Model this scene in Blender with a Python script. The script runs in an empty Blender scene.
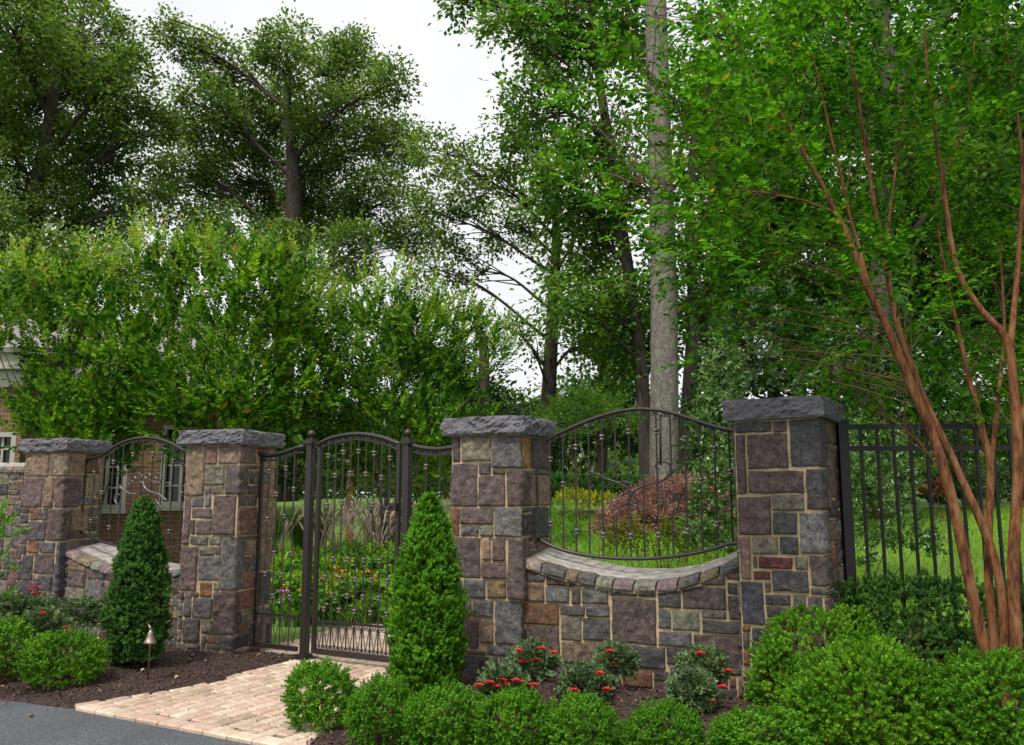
import bpy, math, random
import numpy as np
from mathutils import Vector, noise as mnoise
R = math.radians
rng = np.random.default_rng(7)
random.seed(7)
scene = bpy.context.scene
COL = scene.collection
# ---------------------------------------------------------------- camera, sky, sun, exposure
F, HOR, EYE = 850.0, 495.0, 1.5
PITCH = math.atan((HOR - 372.5) / F)
cam_data = bpy.data.cameras.new("camera"); cam = bpy.data.objects.new("camera", cam_data); COL.objects.link(cam)
cam.location = (0, 0, EYE); cam.rotation_euler = (math.pi / 2 + PITCH, 0, 0)
cam_data.sensor_width = 36; cam_data.lens = F / 1024 * 36; cam_data.clip_end = 2000
scene.camera = cam
SUN_EL, SUN_AZ = R(58), R(-150)          # sun stands behind the camera to the left, veiled by cloud
world = bpy.data.worlds.new("World"); scene.world = world; world.use_nodes = True
nt = world.node_tree
bg = nt.nodes["Background"]; sky = nt.nodes.new("ShaderNodeTexSky"); sky.sky_type = 'NISHITA'
sky.sun_disc = False; sky.sun_elevation = SUN_EL; sky.sun_rotation = SUN_AZ
sky.dust_density = 6; sky.air_density = 1.2
hs = nt.nodes.new("ShaderNodeHueSaturation"); hs.inputs["Saturation"].default_value = 0.10
nt.links.new(sky.outputs[0], hs.inputs["Color"])
mixw = nt.nodes.new("ShaderNodeMix"); mixw.data_type = 'RGBA'; mixw.inputs[0].default_value = 0.55
mixw.inputs[7].default_value = (13.2, 13.3, 13.4, 1)       # even cloud cover over the clear sky
nt.links.new(hs.outputs[0], mixw.inputs[6]); tcw = nt.nodes.new("ShaderNodeTexCoord"); cn = nt.nodes.new("ShaderNodeTexNoise"); cn.inputs["Scale"].default_value = 3.2; cn.inputs["Detail"].default_value = 5
nt.links.new(tcw.outputs["Generated"], cn.inputs["Vector"]); cr = nt.nodes.new("ShaderNodeValToRGB"); cr.color_ramp.elements[0].position = .35; cr.color_ramp.elements[0].color = (.90, .91, .93, 1); cr.color_ramp.elements[1].position = .65; cr.color_ramp.elements[1].color = (1.04, 1.04, 1.04, 1)
nt.links.new(cn.outputs[0], cr.inputs[0]); cm = nt.nodes.new("ShaderNodeMix"); cm.data_type = 'RGBA'; cm.blend_type = 'MULTIPLY'; cm.inputs[0].default_value = 1
nt.links.new(mixw.outputs[2], cm.inputs[6]); nt.links.new(cr.outputs[0], cm.inputs[7]); nt.links.new(cm.outputs[2], bg.inputs[0])
bg.inputs[1].default_value = 0.098
sd = bpy.data.lights.new("sun", 'SUN'); sd.energy = 2.4; sd.angle = R(9); sd.color = (1, .95, .86)
sun = bpy.data.objects.new("sun", sd); COL.objects.link(sun)
dv = Vector((math.sin(SUN_AZ) * math.cos(SUN_EL), math.cos(SUN_AZ) * math.cos(SUN_EL), math.sin(SUN_EL)))
sun.rotation_euler = dv.to_track_quat('Z', 'Y').to_euler()
vs = scene.view_settings; vs.view_transform = 'Standard'; vs.look = 'None'; vs.exposure = 0.25; vs.gamma = 1
scene.cycles.max_bounces = 8; scene.cycles.transparent_max_bounces = 4
scene.cycles.use_denoising = True

# ---------------------------------------------------------------- photograph pixel -> point on a real plane
_fw = np.array([0, math.cos(PITCH), math.sin(PITCH)]); _up = np.array([0, -math.sin(PITCH), math.cos(PITCH)])
_eye = np.array([0, 0, EYE])
def ray(px, py): return (px - 512) / F * np.array([1., 0, 0]) - (py - 372.5) / F * _up + _fw
def at_z(px, py, z=0.0):
    r = ray(px, py); return _eye + r * (z - EYE) / r[2]
def at_y(px, py, Y):
    r = ray(px, py); return _eye + r * Y / r[1]
def at_plane(px, py, A, B):
    r = ray(px, py); n = np.array([-(B[1] - A[1]), B[0] - A[0], 0]); A3 = np.array([A[0], A[1], 0])
    return _eye + r * (n @ (A3 - _eye)) / (n @ r)

# ---------------------------------------------------------------- mesh helpers
class MB:
    """collects vertices and faces, builds ONE mesh object"""
    def __init__(s): s.v = []; s.f = []; s.c = []; s.n = 0; s.sm = []
    def add(s, V, Fc, col=None, smooth=False):
        V = np.asarray(V, float).reshape(-1, 3); s.v.append(V)
        for f in Fc: s.f.append([i + s.n for i in f]); s.sm.append(smooth)
        s.c.append(np.tile(np.array([1, 1, 1, 1.] if col is None else list(col) + [1.]), (len(V), 1))); s.n += len(V)
    def box(s, c, h, ux=(1, 0), col=None, uz=None):
        ux = np.array([ux[0], ux[1], 0.]); ux /= np.linalg.norm(ux); uy = np.array([-ux[1], ux[0], 0]); z = np.array([0, 0, 1.])
        P = [np.array(c) + a * h[0] * ux + b * h[1] * uy + d * h[2] * z for d in (-1, 1) for a, b in ((-1, -1), (1, -1), (1, 1), (-1, 1))]
        s.add(P, [(0, 3, 2, 1), (4, 5, 6, 7), (0, 1, 5, 4), (1, 2, 6, 5), (2, 3, 7, 6), (3, 0, 4, 7)], col)
    def tube(s, pts, rad, sides=6, smooth=True, cap=True, rot=0., col=None):
        pts = np.asarray(pts, float); n = len(pts); rad = np.broadcast_to(np.asarray(rad, float), (n,))
        T = np.gradient(pts, axis=0); T /= np.linalg.norm(T, axis=1)[:, None] + 1e-12
        ref = np.array([0, 0, 1.]) if abs(T[0][2]) < .9 else np.array([1., 0, 0])
        X = np.cross(T[0], ref); X /= np.linalg.norm(X)
        V = np.zeros((n, sides, 3)); a = np.arange(sides) * 2 * math.pi / sides + rot
        for i in range(n):
            X = X - T[i] * (X @ T[i]); X /= np.linalg.norm(X) + 1e-12; Y = np.cross(T[i], X)
            V[i] = pts[i] + rad[i] * (np.cos(a)[:, None] * X + np.sin(a)[:, None] * Y)
        Fc = [(i * sides + j, i * sides + (j + 1) % sides, (i + 1) * sides + (j + 1) % sides, (i + 1) * sides + j) for i in range(n - 1) for j in range(sides)]
        if cap: Fc += [tuple(range(sides - 1, -1, -1)), tuple(range((n - 1) * sides, n * sides))]
        s.add(V.reshape(-1, 3), Fc, col, smooth)
    def lathe(s, c, prof, sides=12, smooth=True, col=None):
        s.tube([(c[0], c[1], c[2] + z) for r, z in prof], [r for r, z in prof], sides, smooth, True, 0, col)
    def build(s, name, mat, parent=None, origin=None, colors=False):
        V = np.concatenate(s.v)
        if origin is None: origin = root_loc(parent)
        V = V - np.array(origin); me = bpy.data.meshes.new(name); me.from_pydata(V.tolist(), [], s.f)
        me.polygons.foreach_set("use_smooth", s.sm)
        if colors:
            at = me.color_attributes.new("tint", 'FLOAT_COLOR', 'POINT'); at.data.foreach_set("color", np.concatenate(s.c).ravel())
        me.materials.append(mat); me.update()
        return link(name, me, parent, origin if parent is None else None)
def root_loc(p):
    if p is None: return (0, 0, 0)
    while p.parent: p = p.parent
    return tuple(p.location)
def link(name, me, parent=None, loc=None):
    o = bpy.data.objects.new(name, me); COL.objects.link(o)
    if parent: o.parent = parent
    if loc is not None: o.location = loc
    return o
def tag(o, label, cat, group=None):
    o["label"] = label; o["category"] = cat; o["kind"] = "thing"
    if group: o["group"] = group
    return o
def empty(name, loc, label, cat, group=None):
    o = bpy.data.objects.new(name, None); COL.objects.link(o); o.location = [float(q) for q in loc]; o.empty_display_size = .1
    return tag(o, label, cat, group)
def structure(o): o["kind"] = "structure"; return o
def copy_tree(o, parent=None):
    c = o.copy(); COL.objects.link(c)
    if parent: c.parent = parent
    for ch in [q for q in o.children]: copy_tree(ch, c)
    return c
def qmesh(name, V, Q, mat, smooth=False):
    """numpy quads -> mesh data"""
    me = bpy.data.meshes.new(name); V = np.ascontiguousarray(V, np.float32); Q = np.ascontiguousarray(Q, np.int32)
    me.vertices.add(len(V)); me.vertices.foreach_set("co", V.ravel())
    me.loops.add(Q.size); me.loops.foreach_set("vertex_index", Q.ravel())
    me.polygons.add(len(Q)); me.polygons.foreach_set("loop_start", np.arange(len(Q), dtype=np.int32) * 4)
    me.update(calc_edges=True); me.materials.append(mat)
    if smooth: me.polygons.foreach_set("use_smooth", np.ones(len(Q), bool))
    return me
def unit(v): return v / (np.linalg.norm(v, axis=-1, keepdims=True) + 1e-9)
def rdir(n): return unit(rng.normal(size=(n, 3)))
def frames(d, nrm):
    y = unit(d); x = unit(np.cross(y, nrm)); z = np.cross(x, y); return np.stack([x, y, z], -1)
def place(V, Q, M, T, sc=None):
    n, k = len(T), len(V); W = np.einsum('nij,kj->nki', M, V)
    if sc is not None: W = W * np.asarray(sc)[:, None, None]
    W = W + T[:, None, :]
    return W.reshape(-1, 3), (Q[None] + (np.arange(n) * k)[:, None, None]).reshape(-1, 4)
def leaf6(l, w, fold=.25, droop=.15):
    V = np.array([[0, 0, 0], [0, l, -droop * l], [w * .42, .28 * l, fold * w * .4], [w * .40, .68 * l, fold * w * .4 - droop * l * .4],
                  [-w * .42, .28 * l, fold * w * .4], [-w * .40, .68 * l, fold * w * .4 - droop * l * .4]])
    return V, np.array([[0, 2, 3, 1], [0, 1, 5, 4]])
def leaf4(l, w, bend=.12):
    return np.array([[0, 0, 0], [w / 2, .5 * l, bend * l], [0, l, 0], [-w / 2, .5 * l, bend * l]]), np.array([[0, 1, 2, 3]])
def shoot(length, nl, leaf, spread=55, flat=True, tip_scale=.6, tilt=.2):
    """a twig carrying leaves in pairs along +Y (flat=True) or all round it"""
    V0, Q0 = leaf; d = []; nn = []; T = []; sc = []
    for i in range(nl):
        t = (i + .6) / nl; side = 1 if i % 2 else -1; a = R(spread) * (1 - .45 * t)
        if flat: dd = np.array([side * math.sin(a), math.cos(a), rng.normal(0, tilt)]); n_ = np.array([rng.normal(0, tilt), rng.normal(0, tilt), 1.])
        else:
            ph = i * 2.4; rad = np.array([math.cos(ph), 0, math.sin(ph)]); dd = rad * math.sin(a) + np.array([0, math.cos(a), 0]); n_ = np.array([0, 1., 0]) - rad * .3 + rng.normal(0, .15, 3)
        d.append(dd); nn.append(n_); T.append([0, t * length, 0]); sc.append((1 - (1 - tip_scale) * t) * rng.uniform(.8, 1.15))
    return place(V0, Q0, frames(np.array(d), np.array(nn)), np.array(T), sc)
def vnoise(P, s=1.0, seed=0.0):
    return np.array([mnoise.noise(Vector((p[0] * s + seed, p[1] * s, p[2] * s + seed * .7))) for p in np.asarray(P)])
def smooth_curve(pts, k=6):
    P = np.asarray(pts, float); P = np.vstack([2 * P[0] - P[1], P, 2 * P[-1] - P[-2]]); out = []
    for i in range(1, len(P) - 2):
        for t in np.arange(k) / k:
            a, b, c, d = P[i - 1], P[i], P[i + 1], P[i + 2]
            out.append(.5 * (2 * b + (c - a) * t + (2 * a - 5 * b + 4 * c - d) * t * t + (-a + 3 * b - 3 * c + d) * t ** 3))
    out.append(P[-2]); return np.array(out)

# ---------------------------------------------------------------- materials
def new_mat(name):
    m = bpy.data.materials.new(name); m.use_nodes = True; n = m.node_tree; b = n.nodes["Principled BSDF"]; return m, n, b
def N(n, t, **kw):
    x = n.nodes.new(t)
    for k, v in kw.items(): setattr(x, k, v)
    return x
def ramp(n, src, stops):
    r = N(n, "ShaderNodeValToRGB"); e = r.color_ramp.elements
    while len(e) < len(stops): e.new(.5)
    for q, (p, c) in zip(e, stops): q.position = p; q.color = (*c, 1)
    n.links.new(src, r.inputs[0]); return r.outputs[0]
def noise_tex(n, scale, detail=3, vec=None, rough=.55):
    x = N(n, "ShaderNodeTexNoise"); x.inputs["Scale"].default_value = scale; x.inputs["Detail"].default_value = detail; x.inputs["Roughness"].default_value = rough
    if vec is not None: n.links.new(vec, x.inputs["Vector"])
    return x.outputs[0]
def mixc(n, fac, a, b, mode='MIX'):
    m = N(n, "ShaderNodeMix", data_type='RGBA', blend_type=mode)
    for i, v in ((0, fac), (6, a), (7, b)):
        if hasattr(v, "is_output"): n.links.new(v, m.inputs[i])
        else: m.inputs[i].default_value = v if i == 0 else (*v, 1)
    return m.outputs[2]
def bump(n, b, h, strength=.4, dist=.02):
    x = N(n, "ShaderNodeBump"); x.inputs["Strength"].default_value = strength; x.inputs["Distance"].default_value = dist
    n.links.new(h, x.inputs["Height"]); n.links.new(x.outputs[0], b.inputs["Normal"])
def obj_coord(n): return N(n, "ShaderNodeTexCoord").outputs["Object"]
def leaf_mat(name, cols, trans=.35, rough=.5, scale=1.2, odd=None, spec=.18):
    """cols: dark .. light greens chosen leaf by leaf; trans: share of light passing through"""
    m, n, b = new_mat(name); g = N(n, "ShaderNodeNewGeometry")
    big = noise_tex(n, scale, 2, obj_coord(n))
    mm = N(n, "ShaderNodeMath", operation='ADD'); n.links.new(g.outputs["Random Per Island"], mm.inputs[0])
    m2 = N(n, "ShaderNodeMath", operation='MULTIPLY_ADD'); n.links.new(big, m2.inputs[0]); m2.inputs[1].default_value = 1.4; m2.inputs[2].default_value = -.7
    n.links.new(m2.outputs[0], mm.inputs[1])
    k = len(cols) - 1; stops = [(.05 + .9 * i / k, c) for i, c in enumerate(cols)]
    c = ramp(n, mm.outputs[0], stops)
    if odd:                                                        # the odd yellow or red leaf
        w = N(n, "ShaderNodeTexWhiteNoise", noise_dimensions='1D'); n.links.new(g.outputs["Random Per Island"], w.inputs["W"])
        lt = N(n, "ShaderNodeMath", operation='LESS_THAN'); n.links.new(w.outputs[0], lt.inputs[0]); lt.inputs[1].default_value = odd[1]
        c = mixc(n, lt.outputs[0], c, odd[0])
    n.links.new(c, b.inputs["Base Color"]); b.inputs["Roughness"].default_value = rough; b.inputs["Specular IOR Level"].default_value = spec
    tr = N(n, "ShaderNodeBsdfTranslucent"); yel = mixc(n, 1.0, c, (1.25, 1.3, .55), 'MULTIPLY'); n.links.new(yel, tr.inputs[0])
    mx = N(n, "ShaderNodeMixShader"); mx.inputs[0].default_value = trans
    n.links.new(b.outputs[0], mx.inputs[1]); n.links.new(tr.outputs[0], mx.inputs[2]); n.links.new(mx.outputs[0], n.nodes["Material Output"].inputs[0])
    return m
def plain(name, col, rough=.6, metal=0., var=.25, scale=20, bstr=.0, spec=.5):
    m, n, b = new_mat(name); f = noise_tex(n, scale, 4, obj_coord(n))
    n.links.new(ramp(n, f, [(.3, tuple(c * (1 - var) for c in col)), (.7, tuple(min(1, c * (1 + var)) for c in col))]), b.inputs["Base Color"])
    b.inputs["Roughness"].default_value = rough; b.inputs["Metallic"].default_value = metal; b.inputs["Specular IOR Level"].default_value = spec
    if bstr: bump(n, b, f, bstr, .01)
    return m
def stone_mat():
    m, n, b = new_mat("fieldstone"); at = N(n, "ShaderNodeAttribute", attribute_name="tint"); oc = obj_coord(n)
    f = noise_tex(n, 11, 8, oc, .72); f2 = noise_tex(n, 75, 5, oc, .75); f3 = noise_tex(n, 3.1, 3, oc)
    c = mixc(n, 1.0, at.outputs["Color"], ramp(n, f, [(.3, (.55, .54, .56)), (.5, (1, 1, 1)), (.68, (1.55, 1.45, 1.30))]), 'MULTIPLY')
    c = mixc(n, 1.0, c, ramp(n, f2, [(.3, (.55, .55, .55)), (.5, (1, 1, 1)), (.72, (1.6, 1.55, 1.5))]), 'MULTIPLY')
    f4 = noise_tex(n, 26, 6, oc, .8); c = mixc(n, 1.0, c, ramp(n, f4, [(.34, (.5, .5, .52)), (.5, (1, 1, 1)), (.64, (1.7, 1.62, 1.5))]), 'MULTIPLY')
    pale = ramp(n, noise_tex(n, 6.5, 8, oc, .75), [(.56, (0, 0, 0)), (.70, (.55, .55, .55))]); c = mixc(n, pale, c, (.21, .20, .185))
    rust = ramp(n, f3, [(.58, (0, 0, 0)), (.75, (.35, .35, .35))])
    c = mixc(n, rust, c, (.16, .12, .085)); n.links.new(c, b.inputs["Base Color"]); b.inputs["Roughness"].default_value = .8
    ad = N(n, "ShaderNodeMath", operation='MULTIPLY_ADD'); n.links.new(f2, ad.inputs[0]); ad.inputs[1].default_value = .35; n.links.new(f4, ad.inputs[2])
    bump(n, b, ad.outputs[0], 1.0, .04); return m
def bark_mat(name, c0, c1, c2, sx=1., sz=.25, scale=6, bs=.6, edges=(.32, .5, .68)):
    m, n, b = new_mat(name); mp = N(n, "ShaderNodeMapping"); mp.inputs["Scale"].default_value = (sx, sx, sz); n.links.new(obj_coord(n), mp.inputs[0])
    f = noise_tex(n, scale, 5, mp.outputs[0], .6); f2 = noise_tex(n, scale * 4, 3, mp.outputs[0])
    c = ramp(n, f, [(edges[0], c0), (edges[1], c1), (edges[2], c2)]); n.links.new(mixc(n, .5, c, ramp(n, f2, [(.3, c0), (.7, c2)])), b.inputs["Base Color"])
    b.inputs["Roughness"].default_value = .85; b.inputs["Specular IOR Level"].default_value = .2; bump(n, b, f2, bs, .03); return m
M = {}
M['stone'] = stone_mat()
M['mortar'] = plain("mortar", (.43, .335, .20), .9, 0, .25, 30, .5)
def cap_mat():
    m, n, b = new_mat("bluestone"); oc = obj_coord(n); f = noise_tex(n, 7, 7, oc, .7); f2 = noise_tex(n, 45, 4, oc, .7)
    n.links.new(mixc(n, .5, ramp(n, f, [(.32, (.05, .05, .062)), (.5, (.13, .127, .145)), (.66, (.27, .26, .28))]), ramp(n, f2, [(.3, (.09, .085, .10)), (.7, (.22, .21, .23))])), b.inputs["Base Color"])
    b.inputs["Roughness"].default_value = .75; bump(n, b, f, 1.0, .05); return m
M['cap'] = cap_mat()
M['wall_top'] = plain('weathered_wall_top', (.29, .265, .24), .9, 0, .4, 14, .5)
M['iron'] = plain("dark_bronze_iron", (.040, .033, .033), .38, .35, .2, 40, 0, .5)
M['fence'] = plain("black_fence_paint", (.006, .006, .0065), .45, 0, .2, 30, 0, .5)
M['brick'] = None
M['steel'] = plain("weathered_copper", (.30, .22, .20), .4, .8, .3, 30)
M['wood'] = plain("cedar_post", (.44, .22, .085), .7, 0, .3, 12, .3)
M['white'] = plain("white_paint", (.38, .375, .34), .5, 0, .06, 8)
M['soffit'] = plain("soffit", (.42, .40, .34), .6, 0, .12, 3)
def glass_mat():
    m, n, b = new_mat("window_glass"); b.inputs["Base Color"].default_value = (.012, .016, .016, 1); b.inputs["Roughness"].default_value = .06; b.inputs["Specular IOR Level"].default_value = .5; return m
M['glass'] = glass_mat()
def brick_mat():
    m, n, b = new_mat("house_brick"); sp = N(n, "ShaderNodeSeparateXYZ"); n.links.new(obj_coord(n), sp.inputs[0]); ad = N(n, "ShaderNodeMath", operation='ADD'); n.links.new(sp.outputs[0], ad.inputs[0]); n.links.new(sp.outputs[1], ad.inputs[1])
    mp = N(n, "ShaderNodeCombineXYZ"); n.links.new(ad.outputs[0], mp.inputs[0]); n.links.new(sp.outputs[2], mp.inputs[1])
    t = N(n, "ShaderNodeTexBrick"); n.links.new(mp.outputs[0], t.inputs["Vector"])
    t.inputs["Color1"].default_value = (.15, .065, .035, 1); t.inputs["Color2"].default_value = (.22, .10, .05, 1); t.inputs["Mortar"].default_value = (.22, .17, .125, 1)
    t.inputs["Scale"].default_value = 1; t.inputs["Brick Width"].default_value = .215; t.inputs["Row Height"].default_value = .075; t.inputs["Mortar Size"].default_value = .010
    n.links.new(t.outputs[0], b.inputs["Base Color"]); b.inputs["Roughness"].default_value = .85; return m
M['brick'] = brick_mat()
def shingle_mat():
    m, n, b = new_mat("roof_shingle"); t = N(n, "ShaderNodeTexBrick"); n.links.new(obj_coord(n), t.inputs["Vector"])
    t.inputs["Color1"].default_value = (.20, .185, .17, 1); t.inputs["Color2"].default_value = (.28, .26, .24, 1); t.inputs["Mortar"].default_value = (.10, .09, .085, 1)
    t.inputs["Brick Width"].default_value = .3; t.inputs["Row Height"].default_value = .14; t.inputs["Scale"].default_value = 1; t.inputs["Mortar Size"].default_value = .012
    n.links.new(t.outputs[0], b.inputs["Base Color"]); b.inputs["Roughness"].default_value = .9; return m
M['shingle'] = shingle_mat()
def asphalt_mat():
    m, n, b = new_mat("asphalt"); oc = obj_coord(n); f = noise_tex(n, 85, 4, oc, .85); f2 = noise_tex(n, 1.6, 6, oc)
    c = mixc(n, 1.0, ramp(n, f, [(.34, (.034, .039, .045)), (.52, (.075, .081, .091)), (.66, (.20, .208, .22))]), ramp(n, f2, [(.3, (.8, .8, .8)), (.7, (1.15, 1.15, 1.15))]), 'MULTIPLY')
    n.links.new(c, b.inputs["Base Color"]); b.inputs["Roughness"].default_value = .85; bump(n, b, f, .6, .008); return m
M['asphalt'] = asphalt_mat()
def paver_mat():
    m, n, b = new_mat("tumbled_paver"); at = N(n, "ShaderNodeAttribute", attribute_name="tint"); oc = obj_coord(n); f = noise_tex(n, 22, 5, oc, .7); f2 = noise_tex(n, 1.4, 3, oc)
    c = mixc(n, 1.0, at.outputs["Color"], ramp(n, f, [(.28, (.72, .70, .68)), (.7, (1.2, 1.2, 1.2))]), 'MULTIPLY')
    c = mixc(n, 1.0, c, ramp(n, f2, [(.35, (.88, .87, .85)), (.65, (1.08, 1.08, 1.08))]), 'MULTIPLY')
    n.links.new(c, b.inputs["Base Color"]); b.inputs["Roughness"].default_value = .85; bump(n, b, f, .4, .01); return m
M['paver'] = paver_mat()
M['sand'] = plain("joint_sand", (.075, .058, .045), .95, 0, .3, 60, .4)
M['mulch'] = plain("mulch", (.040, .022, .016), .9, 0, .55, 45, 1.0)
def chip_mat():
    m, n, b = new_mat("mulch_chip"); g = N(n, "ShaderNodeNewGeometry")
    n.links.new(ramp(n, g.outputs["Random Per Island"], [(0, (.016, .008, .006)), (.5, (.054, .025, .018)), (.9, (.115, .058, .040)), (1, (.22, .15, .11))]), b.inputs["Base Color"]); b.inputs["Roughness"].default_value = .8; return m
M['chip'] = chip_mat()
def lawn_mat():
    m, n, b = new_mat("lawn"); oc = obj_coord(n); f = noise_tex(n, 30, 4, oc, .7); f2 = noise_tex(n, .8, 3, oc)
    c = mixc(n, 1.0, ramp(n, f, [(.3, (.06, .13, .012)), (.7, (.14, .26, .02))]), ramp(n, f2, [(.35, (.8, .8, .8)), (.65, (1.2, 1.15, 1))]), 'MULTIPLY')
    n.links.new(c, b.inputs["Base Color"]); b.inputs["Roughness"].default_value = .9; return m
M['lawn'] = lawn_mat()
M['soil'] = plain("woodland_soil", (.06, .045, .028), .95, 0, .4, 14, .6)
M['bark_dark'] = bark_mat("dark_bark", (.018, .014, .011), (.045, .036, .028), (.09, .075, .06))
M['bark_grey'] = bark_mat("grey_bark", (.07, .062, .053), (.15, .135, .115), (.30, .275, .24), 1, .5, 10, .8)
M['bark_mid'] = bark_mat("brown_bark", (.030, .025, .019), (.07, .057, .043), (.13, .11, .085), 1, .25, 7)
M['bark_myrtle'] = bark_mat("crape_myrtle_bark", (.06, .020, .009), (.20, .062, .018), (.27, .14, .065), 1, .22, 13, .25, (.40, .49, .60))
M['twig'] = plain("twig", (.11, .06, .03), .8, 0, .3, 15)
M['lf_oak'] = leaf_mat("oak_leaf", [(.040, .085, .022), (.085, .16, .038), (.145, .24, .058), (.21, .31, .08)], .55, .5, .35, ((.16, .12, .02), .012))
M['lf_oak2'] = leaf_mat("oak_leaf_bright", [(.030, .085, .014), (.065, .165, .024), (.12, .25, .036), (.19, .33, .05)], .52, .5, .35, ((.2, .2, .02), .01))
M['lf_dark'] = leaf_mat("dark_leaf", [(.012, .035, .010), (.028, .065, .018), (.055, .105, .03), (.09, .15, .05)], .2, .4, .8)
M['lf_myrtle_near'] = leaf_mat("crape_myrtle_leaf", [(.014, .068, .005), (.036, .132, .007), (.072, .22, .011), (.135, .34, .018)], .58, .5, .9, ((.35, .30, .02), .008))
M['lf_myrtle'] = leaf_mat("crape_myrtle_leaf_far", [(.015, .064, .008), (.045, .145, .013), (.115, .27, .020), (.26, .42, .035)], .5, .4, 1.5, ((.30, .22, .03), .02))
M['lf_box'] = leaf_mat("boxwood_leaf", [(.032, .115, .008), (.07, .215, .012), (.13, .33, .018), (.20, .43, .03)], .28, .4, 5)
M['lf_box_lime'] = leaf_mat("boxwood_leaf_lime", [(.040, .130, .008), (.085, .245, .013), (.155, .365, .018), (.25, .46, .03)], .28, .4, 4)
M['lf_box_deep'] = leaf_mat("boxwood_leaf_deep", [(.022, .07, .014), (.04, .12, .02), (.07, .18, .03), (.11, .25, .045)], .2, .4, 4)
M['lf_rose'] = leaf_mat("rose_leaf", [(.04, .075, .03), (.08, .14, .055), (.14, .21, .09), (.21, .29, .14)], .2, .4, 6)
M['lf_shiny'] = leaf_mat("glossy_leaf", [(.012, .038, .008), (.028, .075, .014), (.06, .125, .028), (.12, .20, .07)], .2, .3, 1.5, None, .35)
M['lf_variegated'] = leaf_mat("variegated_leaf", [(.03, .085, .014), (.06, .15, .025), (.11, .22, .05), (.20, .31, .11)], .25, .4, 2, ((.70, .74, .62), .035))
M['lf_maple'] = leaf_mat("red_maple_leaf", [(.13, .055, .055), (.24, .115, .11), (.35, .19, .18), (.42, .27, .24)], .3, .5, 2)
M['lf_maple_low'] = leaf_mat("green_maple_leaf", [(.05, .10, .012), (.11, .19, .02), (.20, .22, .03), (.28, .20, .05)], .35, .5, 2)
M['lf_lime'] = leaf_mat("lime_leaf", [(.09, .20, .012), (.18, .34, .02), (.29, .46, .035), (.40, .52, .06)], .45, .45, 2)
M['lf_green'] = leaf_mat("perennial_leaf", [(.035, .11, .012), (.07, .20, .02), (.13, .30, .03), (.20, .38, .06)], .35, .4, 2)
M['lf_grass'] = leaf_mat("grass_blade", [(.05, .13, .012), (.11, .24, .02), (.19, .35, .03)], .3, .6, 1)
M['plume'] = plain("grass_plume", (.78, .56, .46), .9, 0, .3, 20)
def petal(name, c): return plain(name, c, .55, 0, .2, 30)
M['red'] = petal("red_petal", (.62, .012, .02)); M['orange'] = petal("orange_petal", (.75, .22, .035)); M['pink'] = petal("pink_petal", (.75, .16, .50))
M['yellow'] = petal("yellow_petal", (.80, .66, .04)); M['coral'] = petal("coral_petal", (.75, .22, .14)); M['lilac'] = petal("lilac_petal", (.42, .33, .48))
M['litter'] = petal("dry_leaf", (.40, .20, .06)); M['litter_pale'] = petal("pale_leaf", (.50, .40, .20))
M['lf_rust'] = leaf_mat("rusty_leaf", [(.07, .03, .014), (.14, .055, .022), (.22, .09, .035)], .3, .5, 2)
M['lf_yellow'] = leaf_mat("yellow_leaf", [(.20, .28, .02), (.45, .48, .03), (.70, .62, .05)], .35, .5, 2)
M['lf_lawn'] = leaf_mat("lawn_blade", [(.08, .19, .008), (.16, .33, .012), (.25, .43, .02)], .3, .6, .6)
M['lf_wood'] = leaf_mat("wood_leaf", [(.018, .055, .010), (.04, .10, .016), (.075, .16, .024), (.12, .22, .035)], .4, .5, .35)
# ---------------------------------------------------------------- where the wall stands
PIL = {'far': (-5.10, 9.75, R(-17), .555), 'gate_left': (-2.79, 8.5, R(-17), .60), 'gate_right': (-.09, 7.1, R(-24), .60), 'end': (1.97, 6.13, R(-32), .565)}
TOP = {'far': 2.12, 'gate_left': 2.12, 'gate_right': 2.12, 'end': 2.165}
def pil_frame(k):
    X, Y, az, s = PIL[k]; n = np.array([math.sin(az), -math.cos(az)]); u = np.array([math.cos(az), math.sin(az)]); return np.array([X, Y]), n, u, s
def pil_pt(k, a, b):          # a along the front (-1..1), b towards the front (-1..1)
    c, n, u, s = pil_frame(k); return c + u * a * s / 2 + n * b * s / 2
G0, G1 = pil_pt('gate_left', 1, -.05), pil_pt('gate_right', -1, -.05)      # the gate line
gdir = unit(G1 - G0); gnor = np.array([-gdir[1], gdir[0]])                  # gnor points away from the camera
def behind(x, y): return (np.asarray(x) - G0[0]) * gnor[0] + (np.asarray(y) - G0[1]) * gnor[1]
def sstep(a, b, t): t = np.clip((np.asarray(t, float) - a) / (b - a), 0, 1); return t * t * (3 - 2 * t)
def gz(x, y):
    w = behind(x, y)
    t = np.clip(w - 2.0, 0, None)
    return 1.38 * (1 - np.exp(-(t / 6.0) ** 1.35)) + np.where(t > 0, .03 * np.sin(np.asarray(x) * .9) * np.clip(t / 4, 0, 1), 0)
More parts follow.
